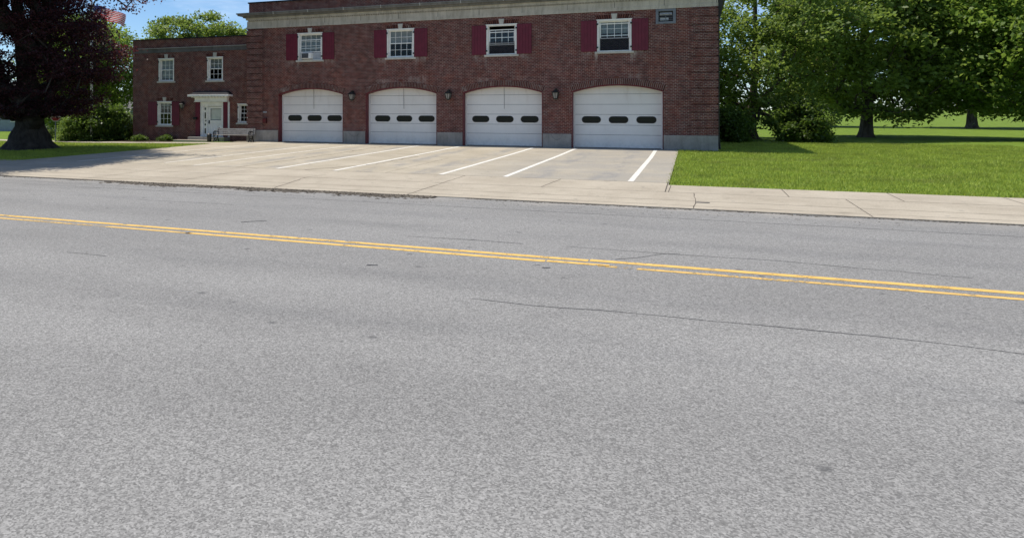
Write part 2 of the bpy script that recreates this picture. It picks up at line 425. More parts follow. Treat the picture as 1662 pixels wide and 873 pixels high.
def ribbon(m, pts, w, dz, jit=0.0, rnd=random, sub=.35):
    """flat strip that follows the ground along pts"""
    P = []
    for (x0, y0), (x1, y1) in zip(pts[:-1], pts[1:]):
        k = max(1, int(math.hypot(x1 - x0, y1 - y0) / sub))
        P += [(x0 + (x1 - x0) * i / k, y0 + (y1 - y0) * i / k) for i in range(k)]
    P.append(pts[-1]); L = []; Rr = []
    for i, p in enumerate(P):
        a, b = P[max(0, i - 1)], P[min(len(P) - 1, i + 1)]
        dx, dy = b[0] - a[0], b[1] - a[1]; d = math.hypot(dx, dy) or 1
        nx, ny = -dy / d, dx / d; j = rnd.uniform(-jit, jit); ww = w * (1 + (rnd.uniform(-.5, .5) if jit else 0)) / 2
        for S, s in ((L, 1), (Rr, -1)):
            X, Y = p[0] + nx * (j + s * ww), p[1] + ny * (j + s * ww)
            S.append((X, Y, (.012 if Y < -21.74 else gz(X, Y) + .030) + dz))
    o = len(m.v); k = len(P)
    m.add(L + Rr, [(i, i + k, i + k + 1, i + 1) for i in range(k - 1)])

# painted lines
m = MB(); ribbon(m, [(-60, -28.55), (-1.42, -28.535)], .15, .004); ribbon(m, [(-1.40, -28.50), (40, -28.48)], .16, .004)
struct(m, 'centre_line', M['yellow'])
m = MB(); ribbon(m, [(-60, -28.86), (-8.3, -28.84)], .12, .004); struct(m, 'worn_centre_line', M['yellowworn'])
m = MB(); ribbon(m, [(-8.4, -28.84), (-2.0, -28.82)], .14, .004); ribbon(m, [(-1.98, -28.795), (-1.1, -28.79)], .13, .004); struct(m, 'near_centre_line', M['yellow'])
m = MB(); ribbon(m, [(-1.25, -28.86), (40, -28.8)], .12, .004); struct(m, 'faded_centre_line', M['yellowworn'])
m = MB()
for x, ya, yb in ((-1.69, -.5, -16.25), (-5.50, -.4, -16.2), (-7.65, -.55, -16.22), (-11.57, -.7, -16.2), (-13.9, -.35, -16.2)):
    ribbon(m, [(x, ya), (x + .03, -6), (x - .03, yb)], .17, .004)
struct(m, 'bay_lines', M['stripe'])
m = MB()
for x, ya, yb in ((-17.5, -.8, -16.25), (-19.4, -.9, -15.5), (-23.3, -.8, -16.2)):
    ribbon(m, [(x, ya), (x - .1, yb)], .15, .004)
struct(m, 'worn_bay_lines', M['wornstripe'])

# joints and cracks
rj = random.Random(3); m = MB()
J = lambda pts, w=.022, j=.0: ribbon(m, pts, w, .002, j, rj)
J([(-26.4, -16.3), (-.65, -16.3)], .03); J([(-80, -18.66), (60, -18.66)], .025); J([(-80, -20.35), (60, -20.35)], .022)
J([(-80, -21.3), (60, -21.25)], .018, .01)
J([(-26, -9.0), (-14.1, -8.8), (-11, -8.9)], .022, .012); J([(-7.6, -9.2), (-.7, -9.1)], .018, .008)
J([(-12.72, -16.3), (-12.2, -15.2), (-11.3, -13.2), (-11.25, -10.2), (-11.1, -8.8)], .05, .05)
J([(-15.6, -16.3), (-15.4, -12), (-15.35, -7.9), (-15.45, -5), (-15.5, -.5)], .05, .05)
J([(-21.3, -16.3), (-21.4, -8), (-21.3, -.6)], .022, .012); J([(-9.62, -16.3), (-9.6, -9.2)], .018, .008); J([(-6.82, -21.7), (-6.82, -16.3)], .03, .012)
J([(-10.8, -21.7), (-11.4, -18.7)], .03, .03); J([(-11.4, -18.7), (-11.2, -17.6)], .03, .03)
J([(-3.93, -18.66), (-3.75, -16.3)], .028); J([(-.68, -18.66), (-.68, -15.9)], .03); J([(-.60, -18.66), (-.58, -16.9)], .02)
J([(.02, -21.7), (.05, -20.3), (.02, -18.66)], .02, .02)
for x in (-25.5, -21.6, -17.8, -14.6): J([(x, -21.7), (x, -18.66), (x + .02, -16.4)], .018, .006)
for x in (2.2, 4.6, 7.0, 9.4): J([(x, -18.66), (x, -16.85)], .022)
for x in (3.4, 8.2): J([(x, -21.7), (x, -18.66)], .022)
for k in range(9):
    x = rj.uniform(-24, -2); y = rj.uniform(-14, -3)
    J([(x, y), (x + rj.uniform(.4, 1.6), y + rj.uniform(-.4, .4)), (x + rj.uniform(1.6, 2.6), y + rj.uniform(-.6, .6))], .012, .03)
ribbon(m, [(-25.4, -.09), (-.7, -.09)], .05, .002)  # wall-foot joint that also paints in the shadow strip there
struct(m, 'concrete_joints', M['joint'])
m = MB()
K = lambda pts, w=.02, j=.02: ribbon(m, pts, w, .002, j, rj)
K([(-60, -23.45), (60, -23.35)], .02, .008); K([(-60, -22.9), (-16, -22.75), (-9, -22.9)], .014, .02)
K([(-12.6, -25.2), (-9.9, -25.15)], .018, .03); K([(-1.05, -28.3), (-.72, -27.95), (-.45, -27.6), (-.2, -27.4)], .02, .03)
K([(-4.6, -27.6), (-3.4, -27.5), (-2.6, -27.55)], .018, .02); K([(-1.9, -27.5), (-.3, -27.5), (1.2, -27.45), (3.4, -27.7)], .014, .03)
K([(-16.5, -24.0), (-15.4, -23.5)], .02, .03); K([(-9.0, -31.1), (-8.2, -31.05)], .02, .03); K([(-2.4, -31.4), (1.6, -31.2), (5, -31.5)], .016, .04)
ribbon(m, [(-8.21, -27.36), (-8.05, -27.18), (-7.84, -27.0)], .05, .003, .004, rj)
ribbon(m, [(-4.3, -30.12), (-4.15, -30.06)], .05, .003, .004, rj); ribbon(m, [(-1.96, -29.3), (-1.85, -29.26)], .05, .003, .004, rj)
struct(m, 'road_cracks', M['tarline'])

# grit and rotten asphalt gathered at the pavement edge
rs = np.random.default_rng(11); V = []; Fq = []
def grit(n, x0, x1, yc, sy, s0, s1):
    for i in range(n):
        x = rs.uniform(x0, x1); wob = .16 * math.sin(x * 1.9) + .10 * math.sin(x * 4.7 + 1)
        y = yc + wob * .6 + abs(rs.normal(0, sy)) * -1 + .06; s = rs.uniform(s0, s1); a = rs.uniform(0, 6.28)
        if y > -21.75: y = -21.75 - rs.uniform(0, .15)
        o = len(V); z = .013
        for k in range(4):
            q = a + k * 1.57 + rs.uniform(-.3, .3); rr = s * rs.uniform(.6, 1.2)
            V.append((x + rr * math.cos(q) * 1.6, y + rr * math.sin(q) * .8, z))
        V.append((x + rs.uniform(-.2, .2) * s, y, z + s * rs.uniform(.25, .6)))
        Fq.extend([(o, o + 1, o + 4), (o + 1, o + 2, o + 4), (o + 2, o + 3, o + 4), (o + 3, o, o + 4)])
grit(9000, -16.5, -6.0, -21.76, .24, .015, .055); grit(1400, -12.5, -6.8, -21.74, .16, .02, .06)
grit(1500, -22, -14.5, -21.75, .10, .01, .03); grit(1500, -5.2, 6, -21.75, .08, .008, .026); grit(500, -18, 4, -22.3, .5, .006, .016)
tag(np_mesh('road_grit', V, Fq, M['debris'], k=3), 'dark broken asphalt grit along the pavement edge', 'grit', kind='stuff')

# grass blades
def blades(name, n, region, hmin, hmax, seed, label, reject=None, edge=True):
    r = np.random.default_rng(seed); x0, x1, y0, y1 = region
    x = r.uniform(x0, x1, n); y = r.uniform(y0, y1, n)
    if reject is not None: k = ~reject(x, y); x = x[k]; y = y[k]
    if edge: x = x + r.normal(0, .05, len(x)); y = y + r.normal(0, .045, len(x)) * (y < -16)
    n = len(x); t = np.clip((y + 21.5) / 21.5, 0, 1); l = np.clip((-x - 24) / 12, 0, 1)
    z = .2 * t - .15 * l * np.clip((y + 21.5) / 12, 0, 1) - .004
    a = r.uniform(0, 2 * np.pi, n); h = r.uniform(hmin, hmax, n) * (.75 + .5 * (np.sin(x * 2.1 + y * .7) * np.sin(y * 1.7 - x * .4) + 1) / 2); w = r.uniform(.010, .02, n)
    lx = r.normal(0, .45, n) * h; ly = r.normal(0, .45, n) * h
    v = np.empty((n, 3, 3)); v[:, 0] = np.c_[x - w * np.cos(a), y - w * np.sin(a), z]; v[:, 1] = np.c_[x + w * np.cos(a), y + w * np.sin(a), z]; v[:, 2] = np.c_[x + lx, y + ly, z + h]
    return tag(np_mesh(name, v.reshape(-1, 3), np.arange(n * 3).reshape(-1, 3), M['grass'], k=3), label, 'grass', kind='stuff')
blades('lawn_grass', 60000, (-46, -26.4, -16.9, -2.5), .04, .10, 1, 'mown lawn under the purple tree')
rej = lambda x, y: ((x < 1.1) & (y > -.03)) | ((x + .65) * 0.9 + (y + 16.85) < .42 + 0 * x) | ((x - 0.65) ** 2 * 0 + 0 > 1)
blades('lawn_grass', 150000, (-.66, 16, -16.88, 12), .04, .11, 2, 'bright mown lawn right of the concrete apron', rej)

# ------------------------------------------------------------------ the fire station
B = thing('fire_station', 'two storey red brick station with four white arched garage doors and a lower wing', 'building', (-12, 0, 0))
XL, XR = -25.48, 1.07
DOORS = [(-23.28, -18.91), (-17.47, -13.13), (-11.63, -7.30), (-5.79, -1.36)]; ZS, RISE = 3.15, .34
WINS = [(-21.93, -20.28), (-16.13, -14.48), (-10.31, -8.66), (-4.52, -2.85)]; WZ0, WZ1 = 5.17, 6.79
outer = [(XL, -.1)]
for l, r in DOORS: outer += [(l, -.1)] + arc(l, r, ZS, RISE) + [(r, -.1)]
outer += [(XR, -.1), (XR, 7.3), (XL, 7.3)]
holes = [[(a, WZ0), (a, WZ1), (b, WZ1), (b, WZ0)] for a, b in WINS] + [[(-1.63, 6.52), (-1.63, 7.12), (-.85, 7.12), (-.85, 6.52)]]
wall = MB(); vs, fs = fill_xz(outer, holes, 0, .5); wall.add(vs, fs)
wall.box(XL, XL + .4, .502, 13.6, -.1, 7.3); wall.box(XR - .4, XR, .502, 13.6, -.1, 7.3); wall.box(XL, XR, 13.602, 14, -.1, 8.146)
wall.build('wall', M['brick'], B)
m = MB(); m.box(XL + .41, XR - .41, .6, 13.5, 4.35, 4.6); m.build('upper_floor', M['room'], B)
m = MB(); m.box(XL + .41, XR - .41, .6, 13.5, -.05, .22); m.build('garage_floor', M['room'], B)
m = MB(); m.box(XL + .3, XR - .3, .3, 13.7, 8.2, 8.35); m.build('roof', M['tar'], B)
# quoins: brick bands with sunk courses
for x0, x1 in ((XL - .05, -24.36), (-.12, XR + .05)):
    m = MB(); z = .96
    while z < 7.18:
        m.box(x0, x1, -.062, .12, z, min(z + .318, 7.195)); m.box(x0 + .07, x1 - .07, -.004, .1, z + .318, min(z + .3875, 7.197)); z += .3875
    m.build('corner_quoin', M['brick'], B)
# stone base on every pier
for i, (a, b) in enumerate([(XL, -23.30), (-18.89, -17.49), (-13.11, -11.65), (-7.28, -5.81), (-1.34, XR)]):
    m = MB(); x0 = a - .045 if i == 0 else a; x1 = b + .045 if i == 4 else b
    m.box(x0, x1, -.045 if 0 < i < 4 else -.075, .2, -.1, .95)
    if i == 4: m.box(XR - .1, x1, .2, 13.9, -.1, .95)
    if i == 0: m.box(x0, XL + .1, .2, .95, -.1, .95)
    m.build('stone_base', M['granite'], B, bevel=.006)
# hanging cable marks on the base stones
for cx, w in ((-18.2, .75), (-6.55, .6), (-.2, .9)):
    m = MB(); m.tube([(cx - w / 2, -.052, .93), (cx - w * .3, -.055, .72), (cx, -.055, .62), (cx + w * .3, -.055, .70), (cx + w / 2, -.052, .93)], .008, 5); m.build('cable', M['greymetal'], B)
# frieze, dentils, cornice, parapet (run round the ends)
def band(m, y, z0, z1, d=.6, left=True):
    m.box(XL + y, XR - y, y, y + d, z0, z1)
    m.box(XR - y - d, XR - y, y + d, 14 - y, z0, z1); m.box(XL + y, XL + y + d, y + d, 14 - y, z0, z1)
m = MB(); band(m, -.045, 7.2, 7.36); band(m, -.03, 7.362, 7.66); band(m, -.085, 7.742, 7.87); band(m, .03, 7.664, 7.740); m.build('frieze', M['frieze'], B)
m = MB(); x = XL + .05; up = []; zt, zl = 7.741, 7.668
while x < XR - .14: up += [(x, zl), (x + .075, zl), (x + .0751, zt - .012), (x + .15, zt - .0121)]; x += .1501
m.prism_y(up + [(x, zt), (XL + .05, zt)], -.082, .028); m.build('dentil_course', M['frieze'], B)
m = MB(); band(m, -.46, 7.985, 8.075, .9); band(m, -.52, 8.077, 8.145, .95); band(m, -.22, 7.872, 7.983, .7)
m.build('cornice', M['ledge'], B)
for x in np.arange(XL + 2.1, XR, 2.35):
    m = MB(); m.box(x, x + .03, -.524, -.4, 7.99, 8.147); m.build('stone_joint', M['keystone'], B)
    m = MB(); m.box(x + .9, x + .93, -.033, -.02, 7.365, 7.655); m.build('stone_joint', M['ledge'], B)
m = MB(); m.box(XL + .08, XR - .08, .08, .5, 8.147, 8.78); m.box(XL + .08, XL + .5, .5, 13.9, 8.147, 8.78); m.box(XR - .5, XR - .08, .5, 13.9, 8.147, 8.78); m.box(XL + .08, XR - .08, 13.5, 13.9, 8.147, 8.78)
m.box(XL + .06, XL + 1.1, .05, .3, 8.147, 8.78)
m.build('parapet', M['brick'], B)
m = MB(); m.box(XL, XR, .0, .55, 8.782, 8.86); m.box(XL, XL + .55, .55, 13.95, 8.782, 8.86); m.box(XR - .55, XR, .55, 13.95, 8.782, 8.86)
m.build('parapet_coping', M['tar'], B)

def wedge_bricks(m, pts_in, pts_out, y0, y1, gap=.16, mi=0):
    for i in range(len(pts_in) - 1):
        a, b, c, d = (Vector((*p, 0)).xy for p in (pts_in[i], pts_in[i + 1], pts_out[i + 1], pts_out[i]))
        g = gap / 2
        q = [a.lerp(b, g), a.lerp(b, 1 - g), d.lerp(c, 1 - g), d.lerp(c, g)]
        m.prism_y([(p.x, p.y) for p in q], y0, y1, mi)
for k, (l, r) in enumerate(DOORS):
    n = 50
    ext = .05
    pi = arc(l - ext, r + ext, ZS - .01, RISE, n, .012); po = arc(l - ext, r + ext, ZS - .01, RISE, n, .30)
    m = MB(); m.prism_y(list(pi) + list(reversed(po)), -.006, .1, 1); wedge_bricks(m, pi, po, -.020, .09, .25)
    cx = (l + r) / 2
    m.box(cx - .11, cx - .04, -.024, .05, ZS + RISE + .31, ZS + RISE + .44); m.box(cx - .035, cx + .035, -.024, .05, ZS + RISE + .31, ZS + RISE + .44); m.box(cx + .04, cx + .11, -.024, .05, ZS + RISE + .31, ZS + RISE + .44)
    m.build('brick_arch', [M['abrick'], M['mortar']], B)
    m = MB(); a0 = arc(l, r, ZS, RISE, 30); a1 = [(l + .03 if i == 0 else (r - .03 if i == 30 else p[0]), p[1] - .055) for i, p in enumerate(a0)]
    m.prism_y(a1 + list(reversed(a0)), -.014, .44)
    m.box(l, l + .03, -.012, .44, .2, ZS - .056); m.box(r - .03, r, -.012, .44, .2, ZS - .056)
    m.build('door_trim', M['redtrim'], B)
    # garage door: sections with grooves behind the arch
    d = MB(); zz = [.215, .91, 1.41, 1.96, 2.48, 3.01, 3.62]
    for z0, z1 in zip(zz[:-1], zz[1:]):
        d.box(l - .05, r + .05, .47, .52, z0 + .009, z1 - .009); d.box(l - .05, r + .05, .492, .53, z1 - .011, z1 + .011, 1)  # darker seam backing paints the shade inside the grooves
    d.box(l + .03, l + .12, .40, .465, .2, ZS - .02); d.box(r - .10, r - .03, .40, .465, .2, ZS - .02)
    door = d.build('garage_door', [M['doorwhite'], M['greymetal']], B)
    for f in (-1.62, 0.02, 1.66):
        w = MB(); cx = (l + r) / 2 + f * .82 + .04; hw, hh = .48, .178
        def stad(hw, hh, n=10):
            s = hw - hh; return [(cx + s + hh * math.cos(t), 1.69 + hh * math.sin(t)) for t in np.linspace(-math.pi / 2, math.pi / 2, n)] + [(cx - s + hh * math.cos(t), 1.69 + hh * math.sin(t)) for t in np.linspace(math.pi / 2, 1.5 * math.pi, n)]
        oo = stad(hw, hh); ii = stad(hw - .045, hh - .045); N = len(oo)
        vs = [(p[0], y, p[1]) for y in (.452,) for p in oo] + [(p[0], .452, p[1]) for p in ii] + [(p[0], .475, p[1]) for p in oo] + [(p[0], .466, p[1]) for p in ii]
        fs = [(i, (i + 1) % N, (i + 1) % N + N, i + N) for i in range(N)] + [(i, i + 2 * N, (i + 1) % N + 2 * N, (i + 1) % N) for i in range(N)] + [(i + N, (i + 1) % N + N, (i + 1) % N + 3 * N, i + 3 * N) for i in range(N)]
        w.add(vs, fs, 0); w.add([(p[0], .464, p[1]) for p in ii], [tuple(range(N))], 1)
        w.build('oval_window', [M['rubber'], M['darkglass']], door)
    if k < 3:
        c = MB(); cx = (l + r) / 2 + (.0, .02, .02)[k]
        c.tube([(cx, .455, ZS + RISE - .02), (cx + .01, .46, 2.25)], .008, 6); c.build('pull_cord', M['black'], door)
    m = MB(); m.box(l + .12, r - .1, .445, .47, .2, .255); m.build('seal_and_shade', M['rubber'], door)  # rubber seal, made taller to carry the shade strip under the door

def window(x0, x1, z0, z1, y, parent, style='closed', shut=True, key=True, blindz=None, arch=True, sill=True, cols=4):
    """casing in the opening, two sashes with glazing bars, sill, keystone and blind"""
    m = MB(); c = .085
    m.box(x0, x0 + c, y - .022, y + .16, z0, z1); m.box(x1 - c, x1, y - .022, y + .16, z0, z1); m.box(x0 + c, x1 - c, y - .022, y + .16, z1 - c, z1); m.box(x0 - .03, x1 + .03, y - .045, y - .023, z1 - .04, z1 + .02)
    m.box(x0 + c, x1 - c, y + .0, y + .16, z0, z0 + .05)
    m.box(x0 + c, x0 + c + .045, y + .06, y + .2, z0 + .05, z1 - c); m.box(x1 - c - .045, x1 - c, y + .06, y + .2, z0 + .05, z1 - c)
    w = m.build('window', M['cream'], parent, bevel=.004)
    a, b = x0 + c + .045, x1 - c - .045; lo, hi = z0 + .05, z1 - c; mid = (lo + hi) / 2 + .02
    def sash(za, zb, ya, rows, name):
        s = MB(); f = .045
        s.box(a, a + f, ya, ya + .035, za, zb); s.box(b - f, b, ya, ya + .035, za, zb); s.box(a + f, b - f, ya, ya + .035, zb - f, zb); s.box(a + f, b - f, ya, ya + .035, za, za + f)
        for i in range(1, cols):
            x = a + (b - a) * i / cols; s.box(x - .011, x + .011, ya + .004, ya + .026, za + f, zb - f)
        for j in range(1, rows):
            z = za + (zb - za) * j / rows
            for i in range(cols):
                xa = a + (b - a) * i / cols + .012 if i else a + f; xb = a + (b - a) * (i + 1) / cols - .012 if i < cols - 1 else b - f
                s.box(xa, xb, ya + .004, ya + .026, z - .011, z + .011)
        s.build(name, M['white'], w)
        p = MB(); p.add([(a + f, ya + .018, za + f), (b - f, ya + .018, za + f), (b - f, ya + .018, zb - f), (a + f, ya + .018, zb - f)], [(0, 1, 2, 3)])
        p.build('pane', M['glass'], w)
    if style == 'closed': sash(mid - .02, hi, y + .13, 2, 'upper_sash'); sash(lo, mid + .02, y + .09, 2, 'lower_sash')
    elif style == 'lower_open': sash(mid - .02, hi, y + .13, 2, 'upper_sash'); sash(mid - .16, hi - .1, y + .09, 1, 'lower_sash')
    elif style == 'cooler': sash(mid - .12, hi, y + .13, 2, 'upper_sash'); sash(lo + .42, mid + .42, y + .09, 2, 'lower_sash')
    elif style == 'dropped': sash(mid - .3, hi - .17, y + .13, 2, 'upper_sash'); sash(mid - .22, hi - .3, y + .09, 2, 'lower_sash')
    if style in ('dropped', 'lower_open'):
        p = MB(); p.add([(a, y + .055, lo), (b, y + .055, lo), (b, y + .055, mid - .1), (a, y + .055, mid - .1)], [(0, 1, 2, 3)]); p.build('insect_screen', M['screen'], w)
    if blindz:
        s = MB(); z = hi
        while z > blindz:
            s.box(a, b, y + .22, y + .245, z - .046, z - .008, rot=Matrix.Rotation(R(35), 3, 'X')); z -= .05
        s.build('blind', M['blind'], w)
    if sill:
        s = MB(); s.box(x0 - .11, x1 + .11, y - .075, y + .1, z0 - .105, z0 - .002); s.build('sill', M['keystone'], w, bevel=.006)
    if arch:
        m = MB(); n = 16 if cols == 4 else 12; zb, zt = z1 + .022, z1 + .245; sp = .10
        pin = [(x0 - .02 + (x1 - x0 + .04) * i / n, zb) for i in range(n + 1)]; pou = [(x0 - .02 - sp + (x1 - x0 + .04 + 2 * sp) * i / n, zt) for i in range(n + 1)]
        kk = [i for i in range(n) if not (n // 2 - 2 < i < n // 2 + 1)] if key else range(n)
        for half in (0, 1):
            m = MB()
            for i in kk:
                if (i >= n // 2) == bool(half): wedge_bricks(m, pin[i:i + 2], pou[i:i + 2], y - .016, y + .05, .36)
            ca = (pin[0], pin[n // 2 - 1], pou[n // 2 - 1], pou[0]) if not half else (pin[n // 2 + 1], pin[n], pou[n], pou[n // 2 + 1])
            m.prism_y(ca, y - .003, y + .04, 1); m.build('flat_arch', [M['abrick'], M['archshade']], w)
    if key:
        cx = (x0 + x1) / 2; m = MB(); m.prism_y([(cx - .105, z1 + .022), (cx + .105, z1 + .022), (cx + .15, z1 + .29), (cx - .15, z1 + .29)], y - .05, y + .06); m.build('keystone', M['keystone'], w, bevel=.005)
    return w
def shutter(x0, x1, z0, z1, y, parent, hinge):
    m = MB(); n = 5; wd = (x1 - x0) / n
    for i in range(n): m.box(x0 + i * wd + .004, x0 + (i + 1) * wd - .004, y - .055, y - .022, z0, z1)
    m.box(x0 + .01, x1 - .01, y - .040, y - .006, z0 + .01, z1 - .01)
    s = m.build('shutter', M['maroon'], parent, bevel=.003)
    for z in (z0 + .2, z1 - .2):
        h = MB(); a, b = (x1 - .03, x1 + .07) if hinge > 0 else (x0 - .07, x0 + .03)
        h.box(a, b, y - .075, y - .057, z - .04, z + .04); h.build('hinge', M['black'], s)
styles = [('cooler', 5.75), ('closed', 6.0), ('dropped', None), ('lower_open', 6.12)]
for (a, b), (st, bl) in zip(WINS, styles):
    window(a, b, WZ0, WZ1, 0, B, st, blindz=bl)
    shutter(a - .80, a - .01, WZ0 + .01, WZ1 - .02, 0, B, 1); shutter(b + .01, b + .80, WZ0 + .01, WZ1 - .02, 0, B, -1)
# framed vent high on the right
m = MB(); x0, x1, z0, z1 = -1.71, -.78, 6.46, 7.19
m.box(x0, x0 + .13, -.05, .1, z0, z1); m.box(x1 - .13, x1, -.05, .1, z0, z1); m.box(x0 + .13, x1 - .13, -.05, .1, z1 - .11, z1); m.box(x0 + .13, x1 - .13, -.05, .1, z0, z0 + .11)
v = m.build('wall_vent', M['greymetal'], B, bevel=.005)
m = MB(); m.box(x0 + .13, x1 - .13, .12, .2, z0 + .11, z1 - .11); m.build('vent_back', M['black'], v)
m = MB(); m.box(x0 + .18, x1 - .18, .03, .1, z1 - .29, z1 - .17, rot=Matrix.Rotation(R(-35), 3, 'X')); m.box(x0 + .2, x1 - .34, .05, .1, z0 + .17, z0 + .30); m.build('vent_flap', M['lightmetal'], v)
m = MB()
for i in range(3): m.box(x0 + .13, x1 - .13, .02, .035, z0 + .2 + i * .1, z0 + .215 + i * .1)
m.box((x0 + x1) / 2 - .012, (x0 + x1) / 2 + .012, .02, .035, z0 + .12, z0 + .38); m.build('vent_bar', M['greymetal'], v)
# downspout with its hopper on the right end wall
m = MB(); m.prism_y([(XR + .01, 7.86), (XR + .01, 6.25), (XR + .07, 6.25), (XR + .33, 7.86)], .05, .4); m.tube([(XR + .055, .2, 6.3), (XR + .055, .2, .96), (XR + .12, .2, .3)], .05, 8)
m.build('downspout', M['bronze'], B)

# ---- the lower wing
WL, WY = -35.35, 1.0
whol = [(-33.15, -31.88, 4.10, 5.62), (-29.22, -27.99, 4.10, 5.62), (-33.25, -32.06, 1.15, 2.74), (-26.86, -26.05, 1.36, 2.57)]
outer = [(WL, -.2), (-29.75, -.2), (-29.75, 2.70), (-27.92, 2.70), (-27.92, -.2), (XL - .003, -.2), (XL - .003, 6.9), (WL, 6.9)]
w = MB(); vs, fs = fill_xz(outer, [[(a, c), (a, d), (b, d), (b, c)] for a, b, c, d in whol], WY, WY + .4); w.add(vs, fs)
w.box(WL, WL + .35, WY + .402, 11, -.2, 6.9); w.box(WL, XL - .003, 11.002, 11.4, -.2, 6.9)
w.build('wing_wall', M['brick'], B)
m = MB(); m.box(WL + .2, XL - .01, WY + .41, 11.1, 6.45, 6.6); m.build('wing_roof', M['tar'], B)
m = MB(); m.box(WL + .36, XL - .01, WY + .45, 10.9, 3.2, 3.4); m.box(WL + .36, XL - .01, WY + .45, 10.9, .1, .3); m.build('wing_floor', M['room'], B)
m = MB(); m.box(WL - .02, XL - .004, WY - .03, WY + .2, 6.02, 6.29); m.box(WL - .02, WL + .1, WY + .2, 11.3, 6.02, 6.29); m.build('wing_band', M['band'], B)
m = MB(); m.box(WL - .07, XL - .004, WY - .08, WY + .2, 6.292, 6.35); m.box(WL - .07, WL + .1, WY + .2, 11.3, 6.292, 6.35); m.build('wing_ledge', M['granite'], B)
m = MB(); m.box(WL - .05, XL - .004, WY - .05, WY + .45, 6.902, 6.97); m.box(WL - .05, WL + .4, WY + .45, 11.4, 6.902, 6.97); m.build('wing_coping', M['tar'], B)
for i, (a, b, c, d) in enumerate(whol):
    win = window(a, b, c, d, WY, B, 'closed', key=i < 3, blindz=(c + .2, c + .75, d - .3, None)[i], arch=i < 3, cols=(3, 3, 3, 2)[i])
    for z in (c + .22, d - .22): h = MB(); h.box(a - .02, a + .05, WY - .05, WY - .024, z - .045, z + .045); h.build('hinge', M['black'], win)
shutter(-34.02, -33.26, 1.16, 2.72, WY, B, 1); shutter(-32.05, -31.43, 1.16, 2.72, WY, B, -1)
# entrance: surround, door, canopy, steps
for x in (-30.07, -27.91): m = MB(); m.box(x, x + .31, WY - .12, WY + .1, .45, 2.695); m.build('door_pilaster', M['maroon'], B, bevel=.004)
m = MB(); m.box(-29.75, -29.55, WY - .03, WY + .16, .42, 2.69); m.box(-28.06, -27.92, WY - .03, WY + .16, .42, 2.69); m.box(-29.55, -28.06, WY - .03, WY + .16, 2.42, 2.69); m.box(-29.30, -29.22, WY + .02, WY + .2, .42, 2.42); m.box(-29.55, -29.30, WY + .07, WY + .16, .42, 2.42)
m.box(-27.595, -27.47, WY - .06, WY + .1, .3, 2.695)
fr = m.build('door_surround', M['white'], B, bevel=.004)
for z0, z1, dx in ((2.18, 2.32, 0), (1.62, 2.02, 0), (1.42, 1.52, .05), (1.16, 1.28, 0), (.64, .98, 0)): m = MB(); m.box(-29.46 + dx, -29.38 + dx, WY + .05, WY + .068, z0, z1); m.build('sidelight', M['darkglass'], fr)
d = MB(); x0, x1, z0, z1 = -29.215, -28.065, .43, 2.40; yy = WY + .1
d.box(x0, x0 + .18, yy, yy + .05, z0, z1); d.box(x1 - .14, x1, yy, yy + .05, z0, z1); d.box(x0 + .18, x1 - .14, yy, yy + .05, 2.27, z1); d.box(x0 + .18, x1 - .14, yy, yy + .05, 1.38, 1.5); d.box(x0 + .18, x1 - .14, yy + .02, yy + .05, z0, 1.38); d.box(x0 + .18, x1 - .14, yy, yy + .05, z0, z0 + .15)
xa, xb, za, zb = x0 + .18, x1 - .14, z0 + .15, 1.38
ang = math.atan2(zb - za, xb - xa); L = math.hypot(xb - xa, zb - za) - .05
for s, o in ((1, 0), (-1, .004)): cxm, czm = (xa + xb) / 2, (za + zb) / 2; d.box(cxm - L / 2, cxm + L / 2, yy + .002 + o, yy + .019, czm - .035, czm + .035, rot=Matrix.Rotation(-s * ang, 3, 'Y'))
dr = d.build('entrance_door', M['white'], B)
m = MB(); m.add([(xa, yy + .03, 1.5), (xb, yy + .03, 1.5), (xb, yy + .03, 2.27), (xa, yy + .03, 2.27)], [(0, 1, 2, 3)]); m.build('pane', M['glass'], dr)
m = MB(); m.box(xa, xb, yy + .06, yy + .07, 1.45, 2.3); m.build('curtain', M['cream'], dr)
m = MB()
for i in range(9):
    f = (i + .5) / 9; m.tube([(xa + (xb - xa) * f, yy + .024, 2.262), (xa + (xb - xa) * f, yy + .024, 2.235)], .03, 8); m.tube([(xa + (xb - xa) * f, yy + .024, 1.508), (xa + (xb - xa) * f, yy + .024, 1.535)], .03, 8)
m.box(xa, xa + .02, yy + .02, yy + .028, 1.5, 2.27); m.box(xb - .02, xb, yy + .02, yy + .028, 1.5, 2.27)
m.build('scalloped_edge', M['greymetal'], dr)
m = MB(); m.box(x0 + .05, x0 + .13, yy - .03, yy, 1.28, 1.5); m.tube([(x0 + .09, yy - .07, 1.34), (x0 + .09, yy - .03, 1.34)], .03, 8); m.build('handle', M['black'], dr)
m = MB(); m.box(-30.08, -27.52, WY - .26, WY + .1, 2.70, 2.76); m.box(-30.05, -27.55, WY - .23, WY + .1, 2.762, 2.95); m.box(-30.10, -27.50, WY - .30, WY + .1, 2.952, 2.985)
can = m.build('canopy', M['white'], B, bevel=.005)
m = MB(); x = -30.2
while x < -27.42: m.box(x, x + .11, WY - .40, WY - .02, 2.987, 3.045); x += .235
m.build('dentils', M['white'], can)
m = MB(); m.box(-30.42, -27.24, WY - .52, WY + .0, 3.047, 3.17); m.build('canopy_slab', M['white'], can, bevel=.008)
m = MB(); m.add([(-30.38, WY - .48, 3.172), (-27.28, WY - .48, 3.172), (-27.28, WY - .001, 3.172), (-30.38, WY - .001, 3.172), (-30.05, WY - .2, 3.37), (-27.6, WY - .2, 3.37), (-27.5, WY - .001, 3.40), (-30.15, WY - .001, 3.40)], [(0, 1, 5, 4), (1, 2, 6, 5), (3, 0, 4, 7), (4, 5, 6, 7), (2, 3, 7, 6), (0, 3, 2, 1)]); m.build('canopy_roof', M['tar'], can)
